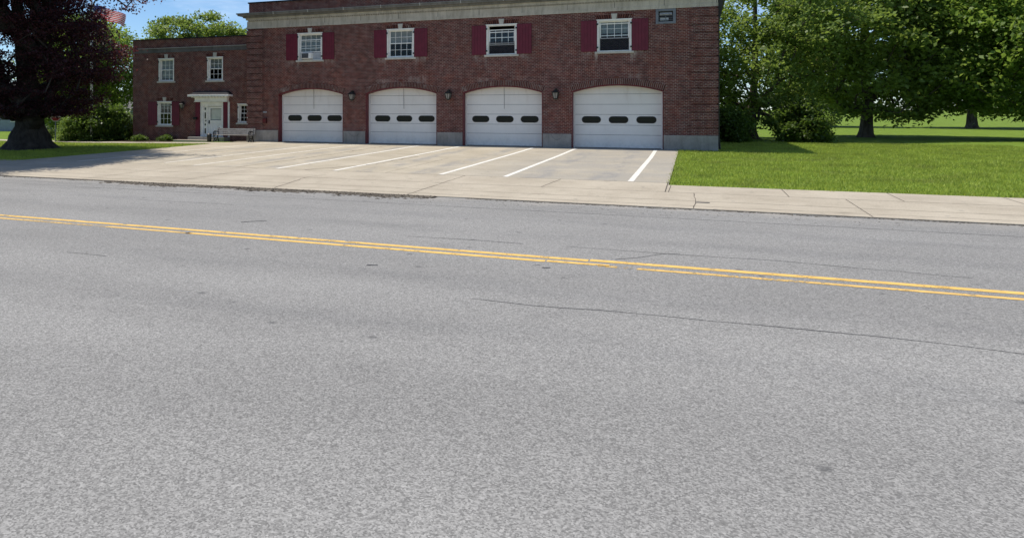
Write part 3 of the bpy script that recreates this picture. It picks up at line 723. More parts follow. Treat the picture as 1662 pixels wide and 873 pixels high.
m = MB(); m.box(-30.25, -27.45, .285, WY + .1, .1, .43); m.build('entrance_step', M['granite'], B, bevel=.01); m = MB(); m.box(-31.0, -28.2, -.25, .28, -.05, .25); m.build('entrance_step', M['walk'], B, bevel=.01)
m = MB(); m.box(-29.72, -27.95, WY + .2, WY + .22, .42, 2.7); m.build('door_back', M['room'], B)

# ------------------------------------------------------------------ fixtures
def lantern(loc, label, s=1.0, up=True):
    t = thing('wall_lantern', label, 'wall lamp', loc, 'wall lanterns between the garage doors' if up else None)
    X, Y, Z = loc
    def ring(w, z): return [(X - w, Y - w, z), (X + w, Y - w, z), (X + w, Y + w, z), (X - w, Y + w, z)]
    m = MB(); q = [(0, 1, 5, 4), (1, 2, 6, 5), (2, 3, 7, 6), (3, 0, 4, 7)]
    a, b = ring(.085 * s, Z - .20 * s), ring(.15 * s, Z + .12 * s); m.add(a + b, q + [(0, 3, 2, 1), (4, 5, 6, 7)]); m.build('glass', M['lampglass'], t)
    m = MB()
    for i in range(4): m.tube([a[i], b[i]], .022 * s, 5); m.tube([b[i], b[(i + 1) % 4]], .026 * s, 5); m.tube([a[i], a[(i + 1) % 4]], .022 * s, 5); m.tube([tuple((Vector(a[i]) + Vector(a[(i + 1) % 4])) / 2), tuple((Vector(b[i]) + Vector(b[(i + 1) % 4])) / 2)], .013 * s, 4)
    m.add(ring(.088 * s, Z - .202 * s) + ring(.04 * s, Z - .26 * s), q + [(4, 5, 6, 7), (0, 1, 2, 3)]); m.build('cage', M['bronze'], t)
    m = MB(); m.add(ring(.185 * s, Z + .125 * s) + ring(.07 * s, Z + .235 * s), q + [(0, 3, 2, 1), (4, 5, 6, 7)]); m.add(ring(.05 * s, Z + .235 * s) + ring(.06 * s, Z + .28 * s), q + [(4, 5, 6, 7)]); m.tube([(X, Y, Z + .28 * s), (X, Y, Z + .33 * s)], .02 * s, 6); m.build('cap', M['bronze'], t)
    d = abs(Y - (0 if up else WY)) if not up else abs(Y)
    m = MB(); m.box(X - .05 * s, X + .05 * s, Y + d - .03, Y + d - .001, Z - .02, Z + .32 * s); m.tube([(X, Y + d - .03, Z + .27 * s), (X, Y + d * .5, Z + .33 * s), (X, Y, Z + .31 * s)], .018 * s, 6); m.build('bracket', M['bronze'], t)
    return t
for x, l in ((-18.24, 'black lantern on the brick pier just right of the first, leftmost garage door'), (-12.40, 'black lantern on the middle brick pier, between second and third garage doors'), (-6.58, 'black lantern on the brick pier just left of the last, rightmost garage door')):
    lantern((x, -.24, 2.98), l, 1.0)
lantern((-31.08, WY - .2, 2.46), 'small white glass wall lantern left of the white entrance door', .8, False)
o = [c for c in COL.objects if c.name.startswith('bracket')][-1]

t = thing('air_conditioner', 'white air conditioner set in the leftmost shuttered window', 'air conditioner', (-21.2, 0, 5.22))
m = MB(); m.box(-21.62, -20.93, -.20, .3, 5.245, 5.60); m.build('body', M['white'], t, bevel=.012)
m = MB(); m.box(-21.57, -21.12, -.214, -.2, 5.285, 5.565, 0)
m.build('grille', M['black'], t)
m = MB()
for i in range(7): m.box(-21.57, -21.12, -.224, -.214, 5.295 + i * .038, 5.310 + i * .038)
m.build('louvre', M['greymetal'], t)
m = MB(); m.box(-20.925, -20.42, .09, .11, 5.235, 5.62); m.build('filler_panel', M['lightmetal'], t)

t = thing('fire_alarm_box', 'dark red alarm box on the left brick corner above the bench', 'alarm box', (-24.22, 0, 1.55))
m = MB(); m.box(-24.33, -24.08, -.16, -.002, 1.38, 1.70); m.build('body', M['alarmred'], t, bevel=.012)
m = MB(); m.box(-24.29, -24.12, -.172, -.16, 1.46, 1.62); m.tube([(-24.2, -.19, 1.5), (-24.2, -.17, 1.5)], .03, 8); m.build('door', M['redtrim'], t)
t = thing('wall_placard', 'narrow white placard beside the red alarm box', 'placard', (-24.42, 0, 1.5))
m = MB(); m.box(-24.47, -24.41, -.05, -.031, 1.40, 1.64); m.build('plate', M['white'], t); m = MB(); m.box(-24.48, -24.40, -.034, -.0302, 1.39, 1.65); m.build('backing', M['greymetal'], t)
t = thing('outlet_cover', 'small grey outlet cover above the red alarm box', 'outlet', (-24.3, 0, 2.05))
m = MB(); m.box(-24.36, -24.12, -.03, -.001, 2.0, 2.10); m.build('plate', M['lightmetal'], t); m = MB(); m.box(-24.33, -24.26, -.04, -.03, 2.02, 2.08); m.box(-24.22, -24.15, -.04, -.03, 2.02, 2.08); m.build('socket', M['greymetal'], t)
t = thing('mailbox', 'small black mailbox fixed to the left door pilaster', 'mailbox', (-30.1, .85, 1.6))
m = MB(); m.box(-30.19, -29.93, .76, .878, 1.55, 1.68); m.build('body', M['black'], t, bevel=.01); m = MB(); m.prism_x([(.74, 1.66), (.878, 1.72), (.878, 1.682), (.76, 1.64)], -30.2, -29.92); m.build('lid', M['black'], t)

# bench
BX0, BX1, BY = -27.55, -24.75, -.55
t = thing('park_bench', 'slatted grey bench with black scrolled iron ends before the station', 'bench', ((BX0 + BX1) / 2, BY, gz(-26, -.6)))
zb = gz(-26.2, -.6) + .03
m = MB()
for i in range(4): m.box(BX0, BX1, BY - .30 + i * .115, BY - .20 + i * .115, zb + .415, zb + .45)
for x in (BX0 + .3, BX1 - .3): m.box(x - .03, x + .03, BY - .28, BY + .13, zb + .39, zb + .414)
m.build('seat', M['wood'], t, bevel=.006)
m = MB()
for i in range(3):
    zc = zb + .53 + i * .125; yc = BY + .20 + i * .035; m.box(BX0, BX1, yc - .015, yc + .015, zc - .05, zc + .055, rot=Matrix.Rotation(R(-15), 3, 'X'))
m.build('backrest', M['wood'], t, bevel=.005)
for x in (BX0 + .12, BX1 - .12):
    m = MB(); c = lambda pts, r=.034: m.tube([(x, BY + p[0], zb + p[1]) for p in pts], r, 6)
    c([(-.30, .005), (-.31, .04), (-.25, .16), (-.27, .30), (-.30, .41)]); c([(.24, .005), (.26, .04), (.17, .18), (.15, .32), (.20, .50), (.31, .88)])
    c([(-.31, .405), (.17, .405)]); c([(-.25, .16), (-.08, .25), (.0, .22), (.06, .25), (.17, .18)], .027); c([(-.27, .41), (-.32, .55), (-.28, .64), (-.10, .66), (.10, .64), (.235, .62)], .034)
    a = [(-.12 + .07 * math.cos(q), .53 + .07 * math.sin(q)) for q in np.linspace(0, 6.28, 13)]; c(a, .022); a = [(-.02 + .07 * math.cos(q), .10 + .06 * math.sin(q)) for q in np.linspace(0, 6.28, 13)]; c(a, .022)
    m.box(x - .03, x + .03, BY - .35, BY - .25, zb - .004, zb + .02); m.box(x - .03, x + .03, BY + .20, BY + .30, zb - .004, zb + .02)
    m.build('iron_end', M['black'], t)
t = thing('litter_bin', 'small black litter bin at the left end of the bench', 'bin', (-27.82, -.75, gz(-27.8, -.75)))
z0 = gz(-27.8, -.75) + .03
m = MB(); m.lathe([(.125, z0), (.135, z0 + .02), (.145, z0 + .43), (.15, z0 + .45)], -27.82, -.75, 18); m.build('body', M['black'], t, smooth=True)
m = MB(); m.lathe([(.155, z0 + .45), (.155, z0 + .475), (.09, z0 + .53), (.03, z0 + .545)], -27.82, -.75, 18); m.build('lid', M['black'], t)
t = thing('utility_cover', 'small dark metal cover set in the pavement by the road', 'cover', (.2, -20.9, .04))
m = MB(); zc = gz(.2, -20.6) + .030
m.add([(.07, -20.66, zc + .001), (.36, -20.66, zc + .001), (.36, -20.52, zc + .003), (.07, -20.52, zc + .003), (.09, -20.64, zc + .007), (.34, -20.64, zc + .007), (.34, -20.54, zc + .009), (.09, -20.54, zc + .009)], [(0, 1, 5, 4), (1, 2, 6, 5), (2, 3, 7, 6), (3, 0, 4, 7), (4, 5, 6, 7)]); m.build('plate', M['tarline'], t)

# stop sign
SX, SY = -39.09, -2.2; sz = gz(SX, SY)
t = thing('stop_sign', 'red octagonal stop sign on a metal post behind the big purple tree', 'road sign', (SX, SY, sz))
dirv = Vector((-SX, -40 - SY, 0)).normalized(); side = Vector((-dirv.y, dirv.x, 0))
def sp(a, z, o): return tuple(Vector((SX, SY, 0)) + side * a + dirv * o + Vector((0, 0, z)))
m = MB(); m.tube([(SX, SY, sz - .1), (SX, SY, 2.1)], .03, 8); m.build('post', M['greymetal'], t)
oct_ = lambda r: [(r * math.cos(R(22.5 + 45 * i)), r * math.sin(R(22.5 + 45 * i))) for i in range(8)]
def octo(r, o0, o1, name, mat):
    m = MB(); p = oct_(r); m.add([sp(a, 1.73 + b, o1) for a, b in p] + [sp(a, 1.73 + b, o0) for a, b in p], [tuple(range(8)), tuple(range(15, 7, -1))] + [(i, (i + 1) % 8, (i + 1) % 8 + 8, i + 8) for i in range(8)]); return m.build(name, mat, t)
octo(.335, .032, .036, 'rim', M['signwhite']); octo(.31, .036, .040, 'face', M['signred'])
def text_mesh(body, size, name, mat, parent, fn):
    cu = bpy.data.curves.new('lettering', 'FONT'); cu.body = body; cu.size = size; cu.align_x = 'CENTER'; cu.align_y = 'CENTER'; cu.fill_mode = 'FRONT'
    ob = bpy.data.objects.new('lettering', cu); COL.objects.link(ob); me = bpy.data.meshes.new_from_object(ob.evaluated_get(bpy.context.evaluated_depsgraph_get()))
    m = MB(); m.add([fn(v.co.x, v.co.y) for v in me.vertices], [tuple(p.vertices) for p in me.polygons]); bpy.data.objects.remove(ob); bpy.data.curves.remove(cu)
    return m.build(name, mat, parent)
text_mesh('STOP', .26, 'lettering', M['signwhite'], t, lambda a, b: sp(a, 1.73 + b, .0425))

# flagpole and flag
FX, FY = -37.6, -.5
t = thing('flagpole', 'tall white flagpole standing between the purple tree and the wing', 'flagpole', (FX, FY, gz(FX, FY)))
m = MB(); m.tube([(FX, FY, -.1), (FX, FY, 6), (FX, FY, 12.5)], [.105, .085, .05], 12); m.build('pole', M['polewhite'], t, smooth=True)
m = MB(); m.lathe([(.01, 12.5), (.07, 12.53), (.10, 12.6), (.07, 12.67), (.01, 12.7)], FX, FY, 12); m.build('finial', M['lightmetal'], t)
m = MB(); m.tube([(FX + .12, FY - .05, 1.2), (FX + .1, FY - .05, 7), (FX + .08, FY - .05, 12.4)], .008, 5); m.build('halyard', M['polewhite'], t)
fl = thing('flag', 'red and white striped flag with blue canton flying from the flagpole', 'flag', (FX + .1, FY, 8.6))
def flagpt(u, v):
    s = u * 2.3; return (FX + .12 + s * .90 + .03 * math.sin(v * 5), FY + s * .36 + .10 * math.sin(u * 9 + v * 1.5) * (u + .15), 9.25 - v * .82 - .55 * u * u - .12 * u + .05 * math.sin(u * 8 + v))
m = MB(); NU, NV = 30, 13
m.add([flagpt(i / NU, j / NV) for j in range(NV + 1) for i in range(NU + 1)], [(j * (NU + 1) + i, j * (NU + 1) + i + 1, (j + 1) * (NU + 1) + i + 1, (j + 1) * (NU + 1) + i) for j in range(NV) for i in range(NU)])
m.mi = [2 if (j < 7 and i < 12) else (0 if j % 2 == 0 else 1) for j in range(NV) for i in range(NU)]
m.build('cloth', [M['flagred'], M['flagwhite'], M['flagblue']], fl)
m = MB()
for r_ in range(9):
    for c_ in range(6 if r_ % 2 == 0 else 5):
        u = (.03 + (c_ + (.5 if r_ % 2 else 0)) * .065); v = (.5 + r_ * .72) / 13
        for off in (-.004, .004):
            ctr = Vector(flagpt(u, v)); pts = []
            for k in range(10):
                rr = .028 if k % 2 == 0 else .011; q = math.pi / 2 + k * math.pi / 5
                p = Vector(flagpt(u + rr * math.cos(q) / 2.3, v - rr * math.sin(q) / .82)); pts.append((p.x, p.y + off, p.z))
            m.add(pts, [tuple(range(10))])
m.build('stars', M['flagwhite'], fl)

# ------------------------------------------------------------------ trees and plants
def grow(seed, base, trunk_pts, trunk_r, env, ncl, per, sig, leaf, mats, label, name='tree', cat='tree', group=None, flat=.55, shell=.45, step=1.3, minr=.012, kpipe=.018, droop=0.0, flare=1.6, leaf_dir=.5, extra=None, taper=.7):
    """env(z, phi) -> (cx, cy, r) of the crown at height z; leaves sit in clumps at the ends of real limbs"""
    rg = np.random.default_rng(seed); bx, by, bz = base
    t = thing(name, label, cat, base, group)
    nodes = []; parent = []; tr = [Vector(p) + Vector(base) for p in trunk_pts]
    for i, p in enumerate(tr): nodes.append(np.array(p)); parent.append(i - 1)
    NTK = len(tr)
    z0, z1 = env['z']; pts = []
    prof = env['r']; zs = [p[0] for p in prof]; rsz = [p[1] for p in prof]; cxs = [p[2] for p in prof]; cys = [p[3] for p in prof]
    ph0 = rg.uniform(0, 6.28, 4); rmax = max(rsz)
    while len(pts) < ncl:
        z = rg.uniform(z0, z1); r = np.interp(z, zs, rsz)
        if rg.uniform() > (r / rmax) ** 1.6 + .08: continue
        phi = rg.uniform(0, 2 * np.pi)
        lob = 1 + env.get('lob', 1) * (.17 * math.sin(2 * phi + ph0[0] + z * .5) + .12 * math.sin(3 * phi + ph0[1] - z * .9) + .10 * math.sin(5 * phi + ph0[2] + z * 1.7))
        q = math.sqrt(rg.uniform(shell ** 2, 1)) * r * lob
        px, py = np.interp(z, zs, cxs) + q * math.cos(phi), np.interp(z, zs, cys) + q * math.sin(phi)
        if 'keep' in env and rg.uniform() > env['keep'](px, py, z): continue
        pts.append((bx + px, by + py, bz + z))
    if extra: pts += [(bx + e[0], by + e[1], bz + e[2]) for e in extra]
    pts = np.array(pts); d = np.hypot(pts[:, 0] - bx, pts[:, 1] - by); pts = pts[np.argsort(d)]
    ends = []
    A = np.array(nodes)
    for p in pts:
        dv = p - A; hd = np.hypot(dv[:, 0], dv[:, 1]); cost = np.sqrt((dv ** 2).sum(1)) + 1.2 * np.maximum(0, .30 * hd - dv[:, 2])
        cost[0] += 50
        k = int(np.argmin(cost)); L = np.linalg.norm(p - A[k]); nseg = max(1, int(L / step)); prev = k; start = A[k].copy()
        for i in range(1, nseg + 1):
            f = i / nseg; q = start + (p - start) * f; q = q + np.array([rg.normal(0, .06), rg.normal(0, .06), .12 * L * math.sin(math.pi * f)]) * (0 if i == nseg else 1)
            nodes.append(q); parent.append(prev); prev = len(nodes) - 1
        A = np.array(nodes); ends.append(prev)
    cnt = np.zeros(len(nodes)); 
    for e in ends:
        k = e
        while k >= 0: cnt[k] += 1; k = parent[k]
    rad = np.maximum(minr, kpipe * np.sqrt(cnt)); 
    m = MB(); trr = [trunk_r * (1 - taper * (i / (NTK - 1)) ** .7) for i in range(NTK)]
    # trunk with root flare and shallow ribs
    NS = 20; P = []; rr = []
    fine = [(tr[0] + Vector((0, 0, h)), trunk_r * (1 + (flare - 1) * math.exp(-h / .35))) for h in (-.15, .0, .12, .28, .5, .8) if h < trunk_pts[1][2]]
    for i in range(1, NTK): fine.append((tr[i], trr[i]))
    vs = []; fs = []
    for i, (p, r) in enumerate(fine):
        for k in range(NS):
            a = 2 * math.pi * k / NS; rib = 1 + .07 * math.sin(3 * a + seed + i * .25) + .05 * math.sin(5 * a + 1 - i * .2) + (.16 * math.sin(4 * a + seed * 2) * (flare - 1) if i < 4 and trunk_r > .1 else 0)
            vs.append((p[0] + r * rib * math.cos(a), p[1] + r * rib * math.sin(a), p[2]))
    for i in range(len(fine) - 1):
        for k in range(NS): fs.append((i * NS + k, i * NS + (k + 1) % NS, (i + 1) * NS + (k + 1) % NS, (i + 1) * NS + k))
    m.add(vs, fs)
    for i in range(NTK, len(nodes)):
        a = nodes[parent[i]]; b = nodes[i]
        ra = min(rad[parent[i]], rad[i] * 1.5, trunk_r * .7); m.tube([a, b], [ra, min(rad[i], trunk_r * .6)], 5, cap=False)
    tk = m.build('trunk', mats[0], t, smooth=True)
    # leaves
    C = np.array([nodes[e] for e in ends]); n = len(C) * per
    c = np.repeat(C, per, 0) + rg.normal(0, 1, (n, 3)) * np.array([sig, sig, sig * flat]); c[:, 2] -= droop * np.abs(rg.normal(0, 1, n))
    s = leaf * rg.uniform(.6, 1.35, n)
    nrm = rg.normal(0, 1, (n, 3)); nrm[:, 2] = np.abs(nrm[:, 2]) + leaf_dir; nrm /= np.linalg.norm(nrm, axis=1)[:, None]
    u = np.cross(nrm, rg.normal(0, 1, (n, 3))); u /= np.linalg.norm(u, axis=1)[:, None]; w = np.cross(nrm, u)
    v = np.empty((n, 4, 3)); v[:, 0] = c - u * s[:, None]; v[:, 1] = c + w * (s * .62)[:, None]; v[:, 2] = c + u * s[:, None]; v[:, 3] = c - w * (s * .62)[:, None]
    v[:, 0, 2] -= s * .15; v[:, 2, 2] -= s * .25
    ok = v[:, :, 2].min(1) > bz - .02
    v = v[ok]
    np_mesh('crown', v.reshape(-1, 3), np.arange(len(v) * 4).reshape(-1, 4), mats[1], t)
    return t

# the great purple beech: crown leans out over the lawn and the drive
TB = (-34.1, -8.9, gz(-34, -8.9))
extra = [(4.2 + .25 * math.sin(k * 2.1), .6 + .4 * math.cos(k * 3.7), 6.3 + .19 * k) for k in range(9)] + [(3.4, .3, 7.7), (3.6, .5, 8.1), (3.2, .4, 6.9), (9.3, -2.3, 7.55), (10.4, -2.1, 7.7), (8.0, -2.4, 7.8), (8.9, -2.3, 7.2)]
grow(5, TB, [(0, 0, 0), (.05, -.02, 1.3), (.1, -.1, 2.6), (.2, -.4, 4.4), (.4, -.9, 6.4), (.6, -1.5, 8.5), (.7, -2.2, 10.6), (.7, -2.6, 12.5)], .98,
     dict(z=(2.0, 15.0), lob=.45, keep=lambda dx, dy, z: (.34 if (z < 8.6 and dx < -1.2) else (.52 if z < 8.6 else 1.0)), r=[(1.9, 2.6, .9, -.4), (2.6, 3.5, .7, -.5), (3.4, 4.0, .6, -.6), (4.4, 4.5, .4, -.6), (5.6, 5.0, .3, -.7), (6.6, 5.4, .2, -.8), (7.4, 4.7, -.2, -1.0), (8.2, 4.6, -.5, -1.4), (9.0, 7.4, -1.6, -4.6), (10, 10.0, -2.2, -7.2), (11.6, 10.4, -2.2, -8.0), (12.8, 9.4, -2.2, -8.0), (14, 6.8, -1.2, -6.2), (15.2, 3, -1, -5.4)]),
     3300, 110, .38, .074, (M['bark'], M['beechleaf']), 'huge dark purple beech with a thick grey trunk on the left lawn', 'beech_tree', flat=.22, shell=.36, kpipe=.020, minr=.010, taper=.93, droop=.10, extra=extra, step=1.2)
# green trees behind
grow(21, (-45.2, 6.6, 0), [(0, 0, 0), (.05, 0, 1.5), (.2, .1, 3.2), (.3, .1, 5.2), (.3, .2, 7)], .28,
     dict(z=(2.4, 9.6), r=[(2.3, 2.0, 0, 0), (3.5, 3.9, 0, 0), (5.2, 4.6, .3, 0), (7, 4.3, .5, 0), (8.6, 3.0, .4, 0), (9.7, 1.0, .3, 0)]), 300, 110, .48, .135, (M['bark2'], M['leafA']), 'leafy green tree beyond the flagpole, left of the wing', 'leafy_tree', group='green trees behind the station')
grow(22, (-46.0, 22.3, 0), [(0, 0, 0), (.1, 0, 2.5), (.1, .1, 5), (.2, .1, 7.5), (.2, .2, 10)], .32,
     dict(z=(5.5, 11.7), lob=.6, r=[(5.2, 2.5, 0, 0), (7, 4.6, 0, 0), (8.8, 5.2, .2, 0), (10.2, 4.4, .2, 0), (11.1, 3.0, .2, 0), (11.8, 1.2, .2, 0)]), 190, 105, .42, .15, (M['bark2'], M['leafB']), 'light green spreading tree rising above the flat roof of the wing', 'leafy_tree', group='green trees behind the station')
grow(23, (3.6, 17.5, .2), [(0, 0, 0), (.1, 0, 2), (.3, .1, 4.5), (.3, .1, 7), (.3, .2, 10)], .36,
     dict(z=(1.2, 13), r=[(1, 3.2, .2, 0), (3, 4.4, .2, 0), (6, 5.4, .3, 0), (8, 5.0, .6, 0), (9.2, 3.8, 1.0, 0), (11, 3.4, 1.8, 0), (13.2, 1.4, 2.4, 0)]), 340, 90, .46, .13, (M['bark2'], M['leafB']), 'tall green tree just past the right corner of the station', 'leafy_tree', group='green trees behind the station')
grow(24, (11.5, 24, .2), [(0, 0, 0), (.1, 0, 2.5), (-.2, .1, 5), (-.2, .1, 8), (-.1, .2, 11)], .38,
     dict(z=(1.5, 14.5), r=[(1.2, 3, 0, 0), (4, 5.2, 0, 0), (8, 6.0, -.2, 0), (11, 4.8, -.2, 0), (14.6, 1.2, -.2, 0)]), 380, 100, .6, .17, (M['bark2'], M['leafB']), 'broad light green tree second from the right corner of the station', 'leafy_tree', group='green trees behind the station')
grow(25, (20.5, 22, .2), [(0, 0, 0), (.1, 0, 2.5), (.2, .1, 5), (.2, .1, 8), (.1, .2, 10)], .38,
     dict(z=(1.8, 13), r=[(1.6, 3, 0, 0), (4, 5.4, 0, 0), (7, 5.8, .2, 0), (10, 4.6, .2, 0), (13.1, 1.0, .2, 0)]), 360, 100, .6, .17, (M['bark2'], M['leafA']), 'rounded green tree at the far right end of the lawn', 'leafy_tree', group='green trees behind the station')
grow(26, (-53.2, 13.0, 0), [(0, 0, 0), (.1, 0, 1.5), (.2, .1, 3), (.2, .1, 5)], .22,
     dict(z=(.6, 6.4), r=[(.5, 2.0, 0, 0), (2, 3.6, 0, 0), (4, 3.4, .2, 0), (6.5, 1.0, .2, 0)]), 150, 100, .5, .15, (M['bark2'], M['leafA']), 'low bushy green tree behind the stop sign', 'leafy_tree', group='green trees behind the station')
def copy_thing(src, loc, rz, sc, label):
    c = src.copy(); COL.objects.link(c); c.location = loc; c.rotation_euler = (0, 0, rz); c.scale = (sc,) * 3; c['label'] = label
    for ch in list(src.children):
        d = ch.copy(); COL.objects.link(d); d.parent = c; d.matrix_parent_inverse = ch.matrix_parent_inverse
    return c
T = [o for o in COL.objects if o.name.startswith('leafy_tree')]
copy_thing(T[3], (27, 58, .2), 1.0, 1.15, 'distant light green tree seen between the two right lawn trees')
copy_thing(T[4], (42, 55, .2), 2.2, 1.2, 'distant rounded tree beyond the far right end of the lawn')
copy_thing(T[2], (13.5, 60, .2), 3.1, 1.1, 'distant tall tree behind the tree beside the station corner')
# shrubs
def shrub(seed, loc, h, w, lab, mat, ncl, leaf=.075, per=90, name='shrub', grp=None, sig=.2, d=None):
    return grow(seed, loc, [(0, 0, 0), (.02, 0, h * .3), (.03, .02, h * .6)], .05,
                dict(z=(.05, h), r=[(0, w * .38, 0, 0), (h * .25, w * .5, 0, 0), (h * .55, w * .48, 0, 0), (h * .8, w * .34, 0, 0), (h, w * .1, 0, 0)]), ncl, per, sig, leaf, (M['bark2'], mat), lab, name, 'shrub', grp, flat=.7, shell=.3, step=.5, minr=.006, kpipe=.006, flare=1.2)
shrub(31, (-37.7, .4, .05), 2.75, 3.6, 'large rounded green shrub beside the left end of the wing', M['leafC'], 190, .085, 100)
shrub(32, (-39.0, -1.2, .03), 1.55, 1.0, 'narrow yellow green shrub left of the large rounded one', M['leafB'], 60, .06, 80)
shrub(33, (-36.3, 2.2, .05), 1.1, 1.1, 'short pale shrub tucked against the wing corner', M['leafB'], 40, .06, 70)
shrub(34, (-34.15, .3, .07), .36, .85, 'low tufted plant in the bed near the left corner of the wing', M['leafC'], 40, .05, 70, 'bedding_plant', 'low plants in the bed below the wing', .1)
shrub(35, (-32.15, .45, .1), .36, .9, 'low tufted plant in the bed below the shuttered wing window', M['leafC'], 42, .05, 70, 'bedding_plant', 'low plants in the bed below the wing', .1)
shrub(36, (-44.6, 1.6, .05), .8, 2.4, 'long low hedge of pale leaves behind the stop sign', M['leafB'], 70, .055, 80, 'low_hedge', None, .2)
shrub(37, (-42.2, 2.8, .05), .85, 2.6, 'darker low hedge just right of the stop sign', M['leafC'], 70, .06, 80, 'low_hedge', None, .2)
shrub(38, (-41.0, -6.5, .0), 1.0, 1.6, 'bright green bush left of the purple beech trunk', M['leafB'], 50, .06, 80)
shrub(39, (1.9, 11.0, .2), 2.3, 2.6, 'leafy bush beside the right end wall of the station', M['leafC'], 120, .085, 90)
shrub(40, (6.2, 13.0, .2), 2.6, 4.2, 'wide dark bush under the tall tree right of the station', M['leafC'], 150, .09, 90)

# houses far on the left
def house(loc, w, d, h, rh, lab, rot, chim):
    t = thing('house', lab, 'house', loc, None); X, Y, Z = loc
    rm = Matrix.Rotation(rot, 3, 'Z'); f = lambda p: tuple(rm @ Vector(p) + Vector(loc))
    def bx(m, x0, x1, y0, y1, z0, z1):
        q = MB(); q.box(x0, x1, y0, y1, z0, z1); m.add([f(p) for p in q.v], q.f)
    m = MB(); bx(m, -w / 2, w / 2, -d / 2, d / 2, -.2, h)
    m.add([f(p) for p in ((-w / 2, -d / 2, h), (-w / 2, d / 2, h), (-w / 2, 0, h + rh), (w / 2, -d / 2, h), (w / 2, d / 2, h), (w / 2, 0, h + rh))], [(0, 1, 2), (3, 5, 4)])
    for i in range(int(h / .2)): bx(m, -w / 2 - .012, w / 2 + .012, -d / 2 - .014, -d / 2 + .05, i * .2, i * .2 + .03)
    wall = m.build('wall', M['siding'], t)
    m = MB(); k = .35; e = rh / (d / 2)
    for s in (-1, 1): m.add([f(p) for p in ((-w / 2 - k, s * (d / 2 + k), h - k * e), (w / 2 + k, s * (d / 2 + k), h - k * e), (w / 2 + k, 0, h + rh + .02), (-w / 2 - k, 0, h + rh + .02), (-w / 2 - k, s * (d / 2 + k), h - k * e + .12), (w / 2 + k, s * (d / 2 + k), h - k * e + .12), (w / 2 + k, 0, h + rh + .16), (-w / 2 - k, 0, h + rh + .16))], [(0, 1, 2, 3), (4, 5, 6, 7), (0, 1, 5, 4), (1, 2, 6, 5), (3, 0, 4, 7)])
    roof = m.build('roof', M['shingle'], t)
    for x in np.arange(-w / 2 + 1.4, w / 2 - .8, 2.6):
        m = MB(); bx(m, x - .5, x + .5, -d / 2 - .06, -d / 2 - .016, .95, 2.05); wn = m.build('window', M['white'], t)
        m = MB(); bx(m, x - .42, x + .42, -d / 2 - .07, -d / 2 - .062, 1.03, 1.48); bx(m, x - .42, x + .42, -d / 2 - .07, -d / 2 - .062, 1.52, 1.97); m.build('pane', M['darkglass'], wn)
    m = MB(); bx(m, chim - .35, chim + .35, -.35, .35, h + rh * .6, h + rh + .8); m.build('chimney', M['brick'], roof)
house((-64.0, 16.5, 0), 15, 7, 2.6, 2.2, 'pale grey blue house far behind the purple beech trunk', R(24), 3)
house((-59.5, 28.5, 0), 9, 7, 2.4, 1.7, 'low house with a grey roof glimpsed beside the left end of the wing', R(24), -2)

# ------------------------------------------------------------------ sky, sun, camera
w = bpy.data.worlds.new('World'); scene.world = w; w.use_nodes = True; nt = w.node_tree; nt.nodes.clear()
sky = nt.nodes.new('ShaderNodeTexSky'); sky.sky_type = 'NISHITA'; sky.sun_disc = False
SUN = Vector((.45, -.06, -1)).normalized()
sky.sun_elevation = math.asin(-SUN.z); sky.sun_rotation = R(270); sky.air_density = 1.0; sky.dust_density = 0; sky.ozone_density = 4; sky.altitude = 1500
tc = nt.nodes.new('ShaderNodeTexCoord'); mp = nt.nodes.new('ShaderNodeMapping'); mp.inputs['Scale'].default_value = (2.2, 2.2, 11); mp.inputs['Rotation'].default_value = (0, .12, .3)
nz = nt.nodes.new('ShaderNodeTexNoise'); nz.inputs['Scale'].default_value = 1.5; nz.inputs['Detail'].default_value = 7; nz.inputs['Roughness'].default_value = .62; nz.inputs['Distortion'].default_value = .5
mr = nt.nodes.new('ShaderNodeMapRange'); mr.inputs[1].default_value = .46; mr.inputs[2].default_value = .80; mr.inputs[3].default_value = 0; mr.inputs[4].default_value = .62
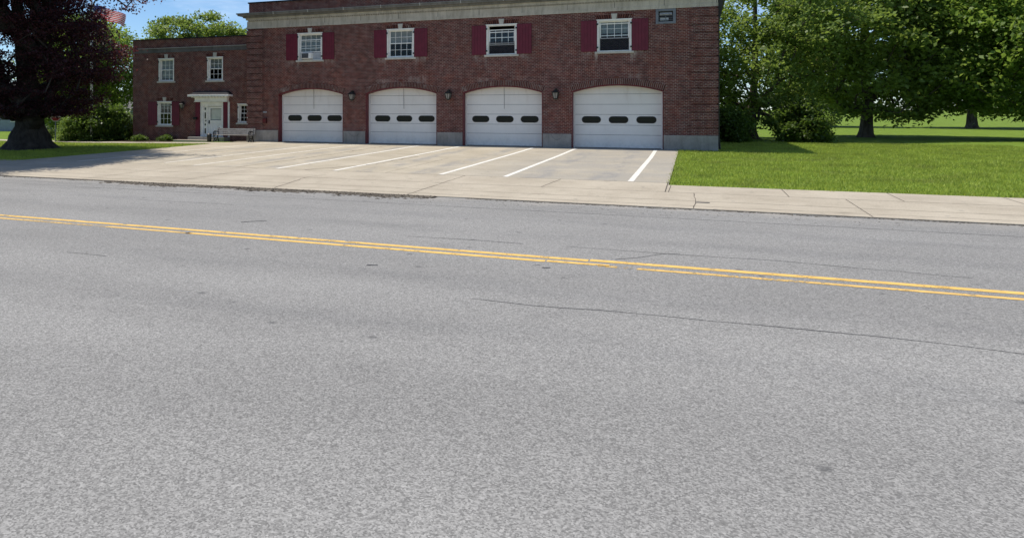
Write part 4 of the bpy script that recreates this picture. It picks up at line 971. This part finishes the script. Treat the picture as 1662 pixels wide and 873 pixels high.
mx = nt.nodes.new('ShaderNodeMix'); mx.data_type = 'RGBA'; mx.inputs[7].default_value = (8.2, 9.3, 10.8, 1)
bg = nt.nodes.new('ShaderNodeBackground'); bg.inputs['Strength'].default_value = .105; wo = nt.nodes.new('ShaderNodeOutputWorld')
nt.links.new(tc.outputs['Generated'], mp.inputs[0]); nt.links.new(mp.outputs[0], nz.inputs['Vector']); nt.links.new(nz.outputs[0], mr.inputs[0]); nt.links.new(mr.outputs[0], mx.inputs[0]); tm = nt.nodes.new('ShaderNodeMix'); tm.data_type = 'RGBA'; tm.blend_type = 'MULTIPLY'; tm.inputs[0].default_value = 1; tm.inputs[7].default_value = (.90, 1.0, 1.07, 1); nt.links.new(sky.outputs[0], tm.inputs[6]); nt.links.new(tm.outputs[2], mx.inputs[6]); nt.links.new(mx.outputs[2], bg.inputs[0]); nt.links.new(bg.outputs[0], wo.inputs[0])
sl = bpy.data.lights.new('sun', 'SUN'); sl.energy = 4.2; sl.angle = R(.53); sl.color = (1, .94, .84)
so = bpy.data.objects.new('sun', sl); COL.objects.link(so); so.rotation_euler = SUN.to_track_quat('-Z', 'Y').to_euler(); so.location = (-30, 0, 60)
cd = bpy.data.cameras.new('camera'); cam = bpy.data.objects.new('camera', cd); COL.objects.link(cam); scene.camera = cam
cam.location = (0, -40, 2.25); cam.rotation_euler = (R(90), 0, math.atan(525 / 1220))
cd.sensor_fit = 'HORIZONTAL'; cd.sensor_width = 36; cd.lens = 36 * 1220 / 1662; cd.shift_x = (831 - 600) / 1662; cd.shift_y = -(436.5 - 177) / 1662; cd.clip_end = 3000; cd.clip_start = .05
vs_ = scene.view_settings; vs_.view_transform = 'Standard'; vs_.look = 'None'; vs_.gamma = 1; vs_.use_curve_mapping = False; vs_.exposure = .22
scene.cycles.max_bounces = 6; scene.cycles.transparent_max_bounces = 12; scene.cycles.use_denoising = True; scene.cycles.use_adaptive_sampling = False; scene.cycles.denoising_prefilter = "ACCURATE"; scene.render.filter_size = 1.2
